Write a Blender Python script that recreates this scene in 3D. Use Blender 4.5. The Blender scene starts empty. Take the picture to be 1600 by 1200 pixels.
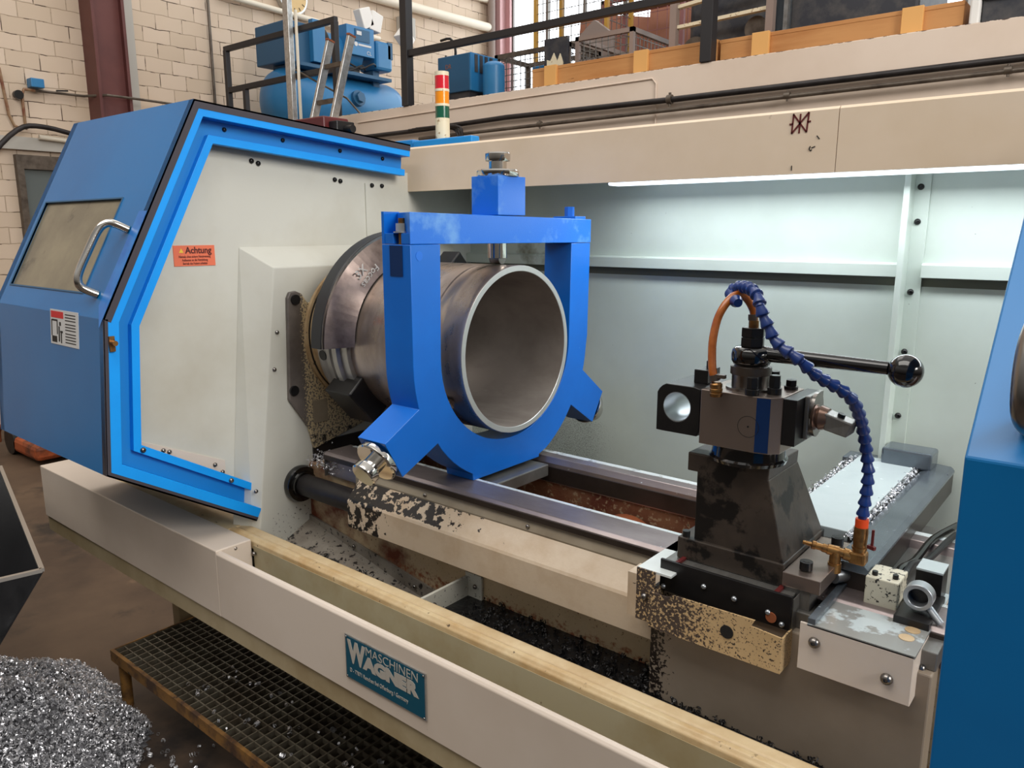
import bpy, bmesh, math, random
from mathutils import Vector, Matrix
random.seed(7)
S = bpy.context.scene
COL = S.collection
PI = math.pi

# ------------------------------------------------------------------ camera
cam_d = bpy.data.cameras.new('camera'); cam = bpy.data.objects.new('camera', cam_d); COL.objects.link(cam)
cam_d.sensor_width = 36; cam_d.lens = 27; cam_d.clip_start = 0.02; cam_d.clip_end = 60
RX = Vector((0.77276794, 0.63468867, 0)); FW = Vector((-0.62236344, 0.75776131, -0.19611614)); UP = RX.cross(FW)
cam.matrix_world = Matrix(((RX.x, UP.x, -FW.x, 0), (RX.y, UP.y, -FW.y, 0), (RX.z, UP.z, -FW.z, 1.6), (0, 0, 0, 1)))
S.camera = cam

# ------------------------------------------------------------------ world and lights
W = bpy.data.worlds.new('hall_light'); S.world = W; W.use_nodes = True
nt = W.node_tree; nt.nodes.clear()
out = nt.nodes.new('ShaderNodeOutputWorld'); bg = nt.nodes.new('ShaderNodeBackground')
tc = nt.nodes.new('ShaderNodeTexCoord'); sep = nt.nodes.new('ShaderNodeSeparateXYZ')
rmp = nt.nodes.new('ShaderNodeValToRGB'); mr = nt.nodes.new('ShaderNodeMapRange')
nt.links.new(tc.outputs['Generated'], sep.inputs[0]); nt.links.new(sep.outputs['Z'], mr.inputs['Value'])
mr.inputs['From Min'].default_value = -1; mr.inputs['From Max'].default_value = 1
nt.links.new(mr.outputs[0], rmp.inputs[0])
e = rmp.color_ramp.elements
e[0].position = 0.42; e[0].color = (0.07, 0.06, 0.05, 1)
e[1].position = 0.60; e[1].color = (0.50, 0.47, 0.43, 1)
for p_, c_ in ((0.70, (0.85, 0.84, 0.82, 1)), (0.78, (0.45, 0.44, 0.42, 1)), (1.0, (1.0, 0.98, 0.94, 1))):
    n_ = e.new(p_); n_.color = c_
ym = nt.nodes.new('ShaderNodeMapRange'); nt.links.new(sep.outputs['Y'], ym.inputs['Value'])
ym.inputs['From Min'].default_value = -1; ym.inputs['From Max'].default_value = 0.6; ym.inputs['To Min'].default_value = 0.62; ym.inputs['To Max'].default_value = 1.1
vm = nt.nodes.new('ShaderNodeVectorMath'); vm.operation = 'SCALE'; nt.links.new(rmp.outputs[0], vm.inputs[0]); nt.links.new(ym.outputs[0], vm.inputs['Scale'])
nt.links.new(vm.outputs[0], bg.inputs['Color']); bg.inputs['Strength'].default_value = 0.78
nt.links.new(bg.outputs[0], out.inputs['Surface'])

def area_light(name, loc, target, sx, sy, power, color):
    d = bpy.data.lights.new(name, 'AREA'); d.shape = 'RECTANGLE'; d.size = sx; d.size_y = sy
    d.energy = power; d.color = color
    o = bpy.data.objects.new(name, d); COL.objects.link(o); o.location = loc
    o.rotation_euler = (Vector(target) - Vector(loc)).to_track_quat('-Z', 'Y').to_euler()
    return o
area_light('roof_fill', (-1.4, -1.0, 6.2), (-1.5, 1.0, 1.0), 6, 3, 200, (1.0, 0.96, 0.90))  # added overhead fill for the front faces, no skylight behind it
area_light('gable_daylight', (5.2, 0.5, 4.5), (-1.3, 1.5, 1.3), 2.6, 3.0, 360, (1.0, 0.97, 0.93))
area_light('far_fill', (-4.0, 4.5, 6.8), (-5.5, 4.5, 2.5), 5, 4, 90, (1.0, 0.95, 0.90))  # added overhead fill for the block wall and mezzanine, source unseen
S.view_settings.view_transform = 'Standard'; S.view_settings.look = 'None'
S.view_settings.gamma = 1; S.view_settings.use_curve_mapping = False
S.view_settings.exposure = 0.12
try:
    S.cycles.max_bounces = 8; S.cycles.diffuse_bounces = 4; S.cycles.glossy_bounces = 4
    S.cycles.sample_clamp_indirect = 6; S.cycles.caustics_reflective = False; S.cycles.caustics_refractive = False
    S.cycles.use_denoising = True
except Exception: pass

# ------------------------------------------------------------------ materials
def srgb(r, g, b):
    f = lambda c: c / 12.92 if c <= 0.04045 else ((c + 0.055) / 1.055) ** 2.4
    return (f(r / 255), f(g / 255), f(b / 255), 1)

def mat(name, base, rough=0.5, metal=0.0, var=None, spots=(), bump=None, coat=0.0, emit=None, streak=None, trans=0.0, rvar=None, spec=None):
    """base: sRGB triple. var: (triple, scale, lo, hi). spots: [(triple, scale, lo, hi, fade or None, rough)]
    fade: list of (axis, a, b) ramps 0..1 in place coordinates multiplied together."""
    m = bpy.data.materials.new(name); m.use_nodes = True
    N = m.node_tree.nodes; L = m.node_tree.links
    b = N['Principled BSDF']
    b.inputs['Roughness'].default_value = rough; b.inputs['Metallic'].default_value = metal
    if spec is not None: b.inputs['Specular IOR Level'].default_value = spec
    if coat: b.inputs['Coat Weight'].default_value = coat; b.inputs['Coat Roughness'].default_value = 0.15
    if trans: b.inputs['Transmission Weight'].default_value = trans
    geo = N.new('ShaderNodeNewGeometry')
    pos = geo.outputs['Position']
    if streak:
        mp = N.new('ShaderNodeMapping'); mp.inputs['Scale'].default_value = streak
        L.new(pos, mp.inputs['Vector']); spos = mp.outputs[0]
    else: spos = pos
    def noise(scale, det=5, vec=None, rgh=0.6):
        n = N.new('ShaderNodeTexNoise'); n.inputs['Scale'].default_value = scale
        n.inputs['Detail'].default_value = det; n.inputs['Roughness'].default_value = rgh
        L.new(vec or spos, n.inputs['Vector']); return n.outputs['Fac']
    def ramp(val, lo, hi):
        r = N.new('ShaderNodeMapRange'); r.inputs['From Min'].default_value = lo; r.inputs['From Max'].default_value = hi
        L.new(val, r.inputs['Value']); return r.outputs[0]
    def mix(fac, a, c):
        x = N.new('ShaderNodeMix'); x.data_type = 'RGBA'
        L.new(fac, x.inputs['Factor'])
        if isinstance(a, tuple): x.inputs[6].default_value = a
        else: L.new(a, x.inputs[6])
        x.inputs[7].default_value = c; return x.outputs[2]
    def mul(a, c):
        x = N.new('ShaderNodeMath'); x.operation = 'MULTIPLY'; L.new(a, x.inputs[0])
        if isinstance(c, float): x.inputs[1].default_value = c
        else: L.new(c, x.inputs[1])
        x.use_clamp = True; return x.outputs[0]
    cur = srgb(*base)
    if var: cur = mix(ramp(noise(var[1]), var[2], var[3]), cur, srgb(*var[0]))
    rcur = None
    for sp in spots:
        colr, sc, lo, hi, fade = sp[:5]
        if fade:
            sx = N.new('ShaderNodeSeparateXYZ'); L.new(pos, sx.inputs[0]); g = None
            for ax, a0, a1 in fade:
                r = ramp(sx.outputs['XYZ'.index(ax)], a0, a1)
                g = r if g is None else mul(g, r)
            # the mask raises the noise so that wear thins out towards its edge
            ad = N.new('ShaderNodeMath'); ad.operation = 'MULTIPLY_ADD'
            L.new(g, ad.inputs[0]); ad.inputs[1].default_value = 0.5; L.new(noise(sc, 6), ad.inputs[2])
            sb = N.new('ShaderNodeMath'); sb.operation = 'SUBTRACT'; L.new(ad.outputs[0], sb.inputs[0]); sb.inputs[1].default_value = 0.5
            f = mul(ramp(sb.outputs[0], lo, hi), ramp(g, 0.0, 0.02))
        else:
            f = ramp(noise(sc, 6), lo, hi)
        cur = mix(f, cur, srgb(*colr))
    if isinstance(cur, tuple): b.inputs['Base Color'].default_value = cur
    else: L.new(cur, b.inputs['Base Color'])
    if rvar:
        r = N.new('ShaderNodeMapRange'); L.new(noise(rvar[0]), r.inputs['Value'])
        r.inputs['From Min'].default_value = 0.35; r.inputs['From Max'].default_value = 0.65
        r.inputs['To Min'].default_value = rvar[1]; r.inputs['To Max'].default_value = rvar[2]
        L.new(r.outputs[0], b.inputs['Roughness'])
    if bump:
        bp = N.new('ShaderNodeBump'); bp.inputs['Strength'].default_value = bump[1]; bp.inputs['Distance'].default_value = 0.004
        L.new(noise(bump[0], 6), bp.inputs['Height']); L.new(bp.outputs[0], b.inputs['Normal'])
    if emit:
        b.inputs['Emission Color'].default_value = srgb(*emit[0]); b.inputs['Emission Strength'].default_value = emit[1]
    return m

M = {}
M['cream'] = mat('cream_enamel', (200, 191, 176), 0.42, var=((184, 172, 152), 3, 0.4, 0.75), spots=[((70, 62, 52), 55, 0.73, 0.76, None)], bump=(120, 0.04))
M['cream_beam'] = mat('cream_beam_paint', (224, 204, 180), 0.4, var=((212, 190, 162), 2.2, 0.42, 0.72), spots=[((120, 95, 70), 14, 0.72, 0.82, None), ((60, 50, 42), 60, 0.745, 0.76, None)], bump=(100, 0.03))
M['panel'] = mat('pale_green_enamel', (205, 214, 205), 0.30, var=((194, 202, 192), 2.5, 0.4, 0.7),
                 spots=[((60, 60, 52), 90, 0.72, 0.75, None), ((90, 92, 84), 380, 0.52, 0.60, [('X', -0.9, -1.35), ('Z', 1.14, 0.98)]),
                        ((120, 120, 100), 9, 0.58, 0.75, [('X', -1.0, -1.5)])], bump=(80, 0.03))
M['head'] = mat('headstock_enamel', (205, 204, 194), 0.38, var=((190, 186, 172), 3, 0.42, 0.75), spots=[((52, 48, 42), 70, 0.74, 0.77, None),
                 ((60, 54, 48), 110, 0.60, 0.66, [('Z', 0.90, 0.82), ('Y', 1.08, 1.14)])], bump=(90, 0.05))
M['plate_worn'] = mat('worn_casting', (112, 104, 98), 0.45, 0.2, var=((86, 80, 76), 12, 0.4, 0.7),
                 spots=[((203, 184, 146), 170, 0.46, 0.49, [('Y', 1.225, 1.27)]), ((40, 36, 34), 60, 0.5, 0.6, [('Z', 1.10, 1.02)])], bump=(60, 0.1))
M['tan_flange'] = mat('stained_flange', (190, 165, 128), 0.5, var=((160, 130, 92), 14, 0.4, 0.7), spots=[((60, 48, 38), 60, 0.62, 0.68, None)])
M['tray'] = mat('tray_front_enamel', (218, 204, 190), 0.36, var=((208, 192, 176), 2, 0.4, 0.7), spots=[((70, 60, 50), 60, 0.75, 0.77, None)], bump=(80, 0.03))
M['tray_low'] = mat('tray_lower_enamel', (178, 162, 130), 0.45, var=((150, 130, 95), 6, 0.4, 0.75), spots=[((60, 46, 34), 30, 0.70, 0.76, None)])
M['gutter'] = mat('oil_stained_gutter', (212, 190, 150), 0.45, var=((182, 146, 96), 9, 0.42, 0.72), spots=[((80, 60, 40), 60, 0.66, 0.72, None)], bump=(150, 0.15))
M['gutter_face'] = mat('gutter_inner_face', (168, 160, 134), 0.5, var=((148, 132, 96), 5, 0.45, 0.75), spots=[((90, 64, 40), 40, 0.72, 0.76, None)])
M['gutter_dirty'] = mat('gutter_inner_lip', (208, 186, 148), 0.5, var=((182, 152, 108), 9, 0.42, 0.72), spots=[((110, 106, 102), 110, 0.46, 0.56, [('Y', 1.078, 1.092)]), ((80, 60, 40), 60, 0.70, 0.76, None)], bump=(200, 0.15))
M['rust'] = mat('rusty_casting', (120, 82, 56), 0.7, var=((92, 44, 26), 7, 0.42, 0.62), spots=[((150, 128, 100), 80, 0.56, 0.62, None), ((30, 20, 16), 40, 0.66, 0.72, None)], bump=(60, 0.4))
M['rust_face'] = mat('stained_bed_side', (206, 182, 146), 0.6, var=((186, 160, 122), 4, 0.4, 0.7),
                 spots=[((112, 52, 28), 9, 0.42, 0.60, [('X', -1.10, -1.40)]), ((150, 88, 56), 70, 0.44, 0.60, [('Z', 0.80, 0.74)]), ((110, 76, 52), 160, 0.62, 0.68, None)], bump=(60, 0.3))
M['rail_bright'] = mat('rail_highlight_white', (226, 232, 232), 0.3, 0.3, var=((150, 150, 148), 30, 0.55, 0.66))  # near-white colour for the painted reflection along the rails
M['rail'] = mat('ground_rail_steel', (168, 156, 154), 0.34, 0.7, var=((116, 104, 104), 5, 0.38, 0.7), spots=[((230, 235, 238), 140, 0.70, 0.72, None)], streak=(0.5, 1, 1), bump=(140, 0.08))
M['rail_dark'] = mat('oily_rail_side', (62, 54, 50), 0.35, 0.5, var=((44, 38, 34), 8, 0.4, 0.7))
M['cover'] = mat('screw_cover_enamel', (205, 186, 162), 0.45, var=((184, 158, 128), 10, 0.45, 0.75),
                 spots=[((26, 22, 20), 45, 0.47, 0.49, [('X', -1.28, -1.44)]), ((36, 28, 22), 42, 0.46, 0.475, [('Z', 0.905, 0.918), ('X', -0.80, -1.25)]),
                        ((30, 24, 20), 60, 0.72, 0.735, None)], bump=(80, 0.1))
M['strip'] = mat('way_side_strip', (150, 138, 118), 0.5, var=((120, 106, 86), 5, 0.4, 0.7))
M['black'] = mat('black_oxide', (28, 27, 28), 0.32, 0.3, var=((40, 38, 37), 14, 0.4, 0.7))
M['black_gloss'] = mat('black_gloss', (14, 12, 12), 0.07, 0.0, coat=0.6)
M['tube_black'] = mat('tube_blacking', (50, 46, 46), 0.42, 0.4, var=((34, 30, 30), 12, 0.4, 0.7))
M['blue_hood'] = mat('hood_blue', (0, 108, 172), 0.36, var=((0, 100, 162), 2.5, 0.4, 0.7), bump=(260, 0.02), coat=0.1)
M['azure'] = mat('azure_edge', (0, 158, 252), 0.45, var=((0, 150, 244), 6, 0.4, 0.7))  # hood blue brightened in the colour for the lit end frame
M['azure_side'] = mat('azure_channel', (20, 130, 205), 0.4, spots=[((220, 232, 240), 90, 0.76, 0.78, None)])  # darker copy of the frame blue, shade of the channel painted in
M['edge_dark'] = mat('dark_seal', (62, 58, 66), 0.55)
M['film'] = mat('worn_blue_film', (44, 122, 196), 0.35, var=((30, 100, 180), 20, 0.4, 0.7))
M['rest'] = mat('steady_rest_blue', (0, 100, 196), 0.40, var=((0, 106, 204), 7, 0.42, 0.7), spots=[((150, 190, 232), 260, 0.715, 0.735, None)], coat=0.05)
M['rest_top'] = mat('rest_scuffed_blue', (10, 106, 210), 0.38, var=((92, 148, 216), 9, 0.54, 0.68), bump=(300, 0.08))
M['chrome'] = mat('polished_steel', (210, 206, 200), 0.10, 1.0)
M['steel'] = mat('turned_steel', (150, 146, 142), 0.28, 1.0, var=((112, 104, 98), 8, 0.4, 0.7), streak=(6, 1, 1))
M['steel_grey'] = mat('ground_grey_steel', (140, 138, 134), 0.36, 0.7, var=((118, 115, 110), 10, 0.4, 0.7), streak=(5, 1, 1))
M['pipe_out'] = mat('oily_pipe_wall', (196, 180, 168), 0.3, 0.85, var=((150, 134, 124), 4, 0.36, 0.66), spots=[((206, 180, 156), 40, 0.70, 0.78, None)], streak=(2.5, 1, 1), rvar=(9, 0.24, 0.40))
M['pipe_in'] = mat('pipe_bore', (176, 166, 158), 0.42, 0.5, var=((146, 136, 128), 4, 0.38, 0.66), spots=[((186, 178, 172), 30, 0.66, 0.76, None)], streak=(1, 3, 1))
M['pipe_face'] = mat('faced_pipe_end', (196, 198, 196), 0.35, 0.6)
M['jaw'] = mat('jaw_brown_steel', (150, 134, 126), 0.33, 0.75, var=((104, 90, 84), 7, 0.38, 0.66), spots=[((190, 188, 186), 40, 0.70, 0.76, None)], streak=(1, 2, 2))
M['jaw_edge'] = mat('jaw_black_edge', (46, 46, 48), 0.42, 0.3)
M['chalk'] = mat('paint_pen_white', (235, 232, 226), 0.8)
M['tower'] = mat('blackened_tower', (66, 58, 52), 0.38, 0.35, var=((92, 80, 70), 5, 0.42, 0.7), spots=[((30, 27, 25), 16, 0.54, 0.60, None), ((170, 164, 156), 120, 0.75, 0.77, None)], bump=(60, 0.08))
M['turret'] = mat('turret_steel', (160, 144, 134), 0.28, 0.8, var=((138, 124, 116), 3, 0.4, 0.7), streak=(1, 1, 0.3))
M['apron'] = mat('apron_taupe', (150, 136, 120), 0.42, var=((130, 116, 100), 3, 0.4, 0.7),
                 spots=[((34, 26, 22), 130, 0.44, 0.46, [('X', -0.53, -0.625)])], bump=(60, 0.06))
M['speckled'] = mat('flaking_guard', (206, 176, 132), 0.5, var=((190, 158, 112), 8, 0.4, 0.7),
                 spots=[((74, 62, 56), 190, 0.44, 0.46, [('X', -0.34, -0.56)]), ((62, 50, 44), 230, 0.58, 0.60, None)])
M['box_cream'] = mat('sensor_box_paint', (196, 190, 170), 0.5, spots=[((34, 30, 26), 110, 0.56, 0.60, None)])
M['cover_white'] = mat('wet_slide_cover', (186, 196, 198), 0.2, 0.1, var=((176, 188, 190), 5, 0.5, 0.7), spots=[((226, 234, 238), 26, 0.68, 0.71, None)])
M['wet_steel'] = mat('wet_grey_steel', (118, 126, 134), 0.2, 0.6, var=((90, 98, 106), 8, 0.4, 0.7), spots=[((200, 210, 216), 34, 0.68, 0.72, None)])
M['wet_plate'] = mat('wet_box_top', (150, 150, 146), 0.22, 0.2, var=((196, 206, 208), 9, 0.5, 0.53))
M['white_plate'] = mat('white_wing_plate', (222, 228, 226), 0.35, 0.1)
M['blue_oil'] = mat('dark_blue_facet', (28, 58, 108), 0.25, 0.4)
M['brass'] = mat('brass', (160, 118, 68), 0.34, 0.8, var=((116, 80, 48), 60, 0.4, 0.7))
M['amber_hose'] = mat('amber_hose', (176, 96, 28), 0.25, var=((150, 74, 20), 40, 0.4, 0.7), coat=0.4)
M['blue_hose'] = mat('blue_segment_plastic', (24, 54, 120), 0.35, coat=0.3)
M['orange'] = mat('orange_plastic', (232, 78, 30), 0.4)
M['red_rust'] = mat('rust_red_steel', (150, 84, 50), 0.6, var=((110, 50, 30), 10, 0.4, 0.7))
M['silver'] = mat('cast_aluminium', (182, 186, 190), 0.32, 0.8)
M['glass_dirty'] = mat('dirty_guard_glass', (112, 106, 92), 0.22, 0.0, var=((138, 130, 110), 5, 0.4, 0.7), spots=[((70, 68, 64), 7, 0.62, 0.72, None)], streak=(1, 2, 0.7))
M['chip'] = mat('steel_swarf', (232, 232, 236), 0.32, 0.8)
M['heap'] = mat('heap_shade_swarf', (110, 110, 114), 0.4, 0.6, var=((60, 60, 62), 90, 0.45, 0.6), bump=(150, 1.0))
M['shank'] = mat('oily_brown_shank', (120, 96, 84), 0.3, 0.7)
M['oily_plate'] = mat('oily_sheet', (150, 142, 130), 0.35, 0.1, var=((110, 100, 90), 8, 0.42, 0.7), spots=[((24, 22, 22), 26, 0.50, 0.56, [('X', -1.28, -1.50), ('Y', 1.26, 1.20)]), ((40, 34, 32), 70, 0.58, 0.62, None)])
M['chip_dark'] = mat('oily_swarf', (44, 42, 42), 0.25, 0.7, var=((110, 108, 106), 160, 0.58, 0.68), bump=(200, 0.8))
M['oil_dark'] = mat('oily_sump', (22, 22, 24), 0.16, 0.2, var=((44, 44, 46), 60, 0.5, 0.7), bump=(50, 0.8))
M['floor'] = mat('oily_brown_floor', (104, 84, 66), 0.55, var=((72, 56, 44), 1.3, 0.36, 0.62), spots=[((130, 104, 80), 5, 0.66, 0.8, None), ((40, 33, 28), 2.4, 0.54, 0.68, None), ((34, 27, 24), 3.0, 0.36, 0.56, [('X', -2.95, -2.3), ('Y', 1.9, 1.2)])], bump=(24, 0.12))  # last spot layer: floor darker around and under the step
M['grating'] = mat('dirty_galvanised', (112, 106, 92), 0.5, 0.3, var=((78, 68, 54), 12, 0.4, 0.7))
M['yellow_frame'] = mat('rusty_yellow', (138, 98, 46), 0.6, var=((70, 46, 28), 12, 0.42, 0.6), spots=[((40, 28, 20), 40, 0.60, 0.66, None)])
M['bin'] = mat('black_bin_sheet', (24, 24, 26), 0.16, 0.3, var=((40, 40, 42), 4, 0.4, 0.7))
M['bin_rim'] = mat('scratched_bin_rim', (190, 186, 180), 0.3, 0.8)
M['brown_steel'] = mat('oxide_red_column', (98, 52, 48), 0.5, var=((84, 42, 40), 3, 0.4, 0.7))
M['grey_conduit'] = mat('pale_grey_trim', (178, 174, 166), 0.6)
M['dark_rail'] = mat('dark_handrail', (44, 42, 44), 0.45, 0.2)
M['alu'] = mat('aluminium_extrusion', (200, 202, 202), 0.3, 0.8, var=((170, 168, 164), 30, 0.4, 0.7))
M['comp_blue'] = mat('compressor_blue', (44, 118, 168), 0.38, var=((34, 112, 168), 4, 0.4, 0.7))
M['comp_dark'] = mat('compressor_shadow_blue', (34, 84, 120), 0.5)
M['wood'] = mat('crate_pine', (198, 142, 86), 0.65, var=((178, 118, 64), 5, 0.4, 0.7), spots=[((120, 66, 30), 16, 0.71, 0.76, None)], streak=(0.4, 1, 3))
M['wood_pale'] = mat('crate_batten_pine', (226, 170, 100), 0.65, spots=[((140, 84, 40), 30, 0.72, 0.76, None)])
M['slab'] = mat('mezzanine_paint', (222, 204, 188), 0.6, var=((212, 192, 174), 1.5, 0.4, 0.7), spots=[((120, 96, 80), 30, 0.76, 0.79, None), ((60, 40, 34), 26, 0.47, 0.50, [('Z', 2.462, 2.474)])])
M['conduit'] = mat('old_steel_pipe', (100, 90, 80), 0.45, 0.4, var=((66, 56, 48), 12, 0.4, 0.7))
M['white_pipe'] = mat('cream_wall_pipe', (226, 216, 198), 0.5)
M['tan_pipe'] = mat('tarnished_pipe', (150, 122, 92), 0.5, 0.2, var=((120, 70, 50), 12, 0.45, 0.65))
M['wire'] = mat('cage_wire', (120, 116, 112), 0.5, 0.5)
M['red_frame'] = mat('red_frame', (140, 92, 92), 0.6)
M['pink_col'] = mat('pinkish_column', (186, 146, 146), 0.6)
M['yellow_post'] = mat('yellow_post', (186, 142, 58), 0.5)
M['brown_board'] = mat('brown_board', (134, 84, 62), 0.6, var=((150, 100, 80), 3, 0.4, 0.7))
M['mach_dark'] = mat('dark_machinery', (48, 50, 58), 0.5, 0.2, var=((76, 74, 74), 9, 0.45, 0.65))
M['taupe_post'] = mat('taupe_post', (140, 124, 116), 0.6)
M['paper'] = mat('white_paper', (232, 230, 226), 0.7)
M['red_lens'] = mat('red_lens', (206, 24, 44), 0.2, coat=0.5)
M['amber_lens'] = mat('amber_lens', (236, 142, 14), 0.2, coat=0.5)
M['green_lens'] = mat('green_lens', (10, 84, 62), 0.2, coat=0.5)
M['ivory'] = mat('ivory_plastic', (222, 212, 184), 0.45, spots=[((140, 110, 70), 60, 0.60, 0.68, None)])
M['maroon'] = mat('maroon_housing', (92, 30, 30), 0.4)
M['teal_plate'] = mat('teal_enamel_plate', (8, 78, 100), 0.35)
M['rust_orange'] = mat('faded_rusty_orange', (176, 88, 48), 0.6, var=((96, 52, 34), 9, 0.42, 0.62))
M['plate_letters'] = mat('plate_letter_grey', (196, 190, 180), 0.4, 0.2)
M['sign_orange'] = mat('sign_orange', (232, 118, 84), 0.5)
M['sign_text'] = mat('sign_text_dark', (84, 26, 20), 0.6)
M['sign_yellow'] = mat('sign_yellow', (240, 200, 70), 0.5)
M['sticker_white'] = mat('sticker_white', (206, 206, 206), 0.5)
M['sticker_red'] = mat('sticker_red', (206, 40, 46), 0.5)
M['ink'] = mat('ink_black', (20, 20, 22), 0.6)
M['window_glow'] = mat('overcast_daylight_pane', (235, 245, 250), 0.5, emit=((240, 249, 255), 3.2))
M['lamp_tube'] = mat('lamp_tube', (240, 248, 255), 0.3, emit=((232, 243, 255), 2.2))
M['pink_paint'] = mat('faint_pink_mark', (214, 150, 140), 0.6)
M['clock_face'] = mat('clock_face', (216, 184, 130), 0.6)
M['film_box'] = mat('grey_dark_pane', (92, 100, 100), 0.25)
M['gap'] = mat('dark_gap', (120, 120, 104), 0.7)
M['chuck_steel'] = mat('chuck_body_steel', (186, 182, 176), 0.34, 0.75, var=((146, 142, 138), 6, 0.4, 0.7), streak=(5, 1, 1))

def brick_mat():
    m = bpy.data.materials.new('painted_block_wall'); m.use_nodes = True
    N = m.node_tree.nodes; L = m.node_tree.links; b = N['Principled BSDF']
    g = N.new('ShaderNodeNewGeometry'); s = N.new('ShaderNodeSeparateXYZ'); c = N.new('ShaderNodeCombineXYZ')
    L.new(g.outputs['Position'], s.inputs[0])
    nz = N.new('ShaderNodeTexNoise'); nz.inputs['Scale'].default_value = 5; nz.inputs['Detail'].default_value = 3
    L.new(g.outputs['Position'], nz.inputs['Vector'])
    ad = N.new('ShaderNodeMath'); ad.operation = 'MULTIPLY_ADD'; L.new(nz.outputs['Fac'], ad.inputs[0]); ad.inputs[1].default_value = 0.035
    L.new(s.outputs['Z'], ad.inputs[2])
    sm = N.new('ShaderNodeMath'); sm.operation = 'ADD'; L.new(s.outputs['X'], sm.inputs[0]); L.new(s.outputs['Y'], sm.inputs[1])
    L.new(sm.outputs[0], c.inputs['X']); L.new(ad.outputs[0], c.inputs['Y'])
    br = N.new('ShaderNodeTexBrick'); L.new(c.outputs[0], br.inputs['Vector'])
    br.inputs['Scale'].default_value = 1.0; br.inputs['Brick Width'].default_value = 0.25; br.inputs['Row Height'].default_value = 0.126
    br.inputs['Mortar Size'].default_value = 0.0045; br.inputs['Mortar Smooth'].default_value = 0.5
    br.inputs['Color1'].default_value = srgb(214, 194, 174); br.inputs['Color2'].default_value = srgb(200, 180, 158); br.inputs['Mortar'].default_value = srgb(176, 156, 134)
    n2 = N.new('ShaderNodeTexNoise'); n2.inputs['Scale'].default_value = 9; n2.inputs['Detail'].default_value = 6; L.new(g.outputs['Position'], n2.inputs['Vector'])
    # open joints: dark only where the noise is high and the mortar mask is on
    r2 = N.new('ShaderNodeMapRange'); r2.inputs['From Min'].default_value = 0.52; r2.inputs['From Max'].default_value = 0.58; L.new(n2.outputs['Fac'], r2.inputs['Value'])
    mu = N.new('ShaderNodeMath'); mu.operation = 'MULTIPLY'; L.new(r2.outputs[0], mu.inputs[0]); L.new(br.outputs['Fac'], mu.inputs[1])
    mx = N.new('ShaderNodeMix'); mx.data_type = 'RGBA'; L.new(mu.outputs[0], mx.inputs['Factor']); L.new(br.outputs['Color'], mx.inputs[6]); mx.inputs[7].default_value = srgb(84, 66, 54)
    n3 = N.new('ShaderNodeTexNoise'); n3.inputs['Scale'].default_value = 1.1; n3.inputs['Detail'].default_value = 6; L.new(g.outputs['Position'], n3.inputs['Vector'])
    r3 = N.new('ShaderNodeMapRange'); r3.inputs['From Min'].default_value = 0.5; r3.inputs['From Max'].default_value = 0.8; L.new(n3.outputs['Fac'], r3.inputs['Value'])
    m3 = N.new('ShaderNodeMix'); m3.data_type = 'RGBA'; L.new(r3.outputs[0], m3.inputs['Factor']); L.new(mx.outputs[2], m3.inputs[6]); m3.inputs[7].default_value = srgb(192, 166, 132)
    L.new(m3.outputs[2], b.inputs['Base Color']); b.inputs['Roughness'].default_value = 0.75
    bp = N.new('ShaderNodeBump'); bp.inputs['Strength'].default_value = 0.5; bp.inputs['Distance'].default_value = 0.01; bp.invert = True
    L.new(br.outputs['Fac'], bp.inputs['Height']); L.new(bp.outputs[0], b.inputs['Normal'])
    return m
M['brick'] = brick_mat()

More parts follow.
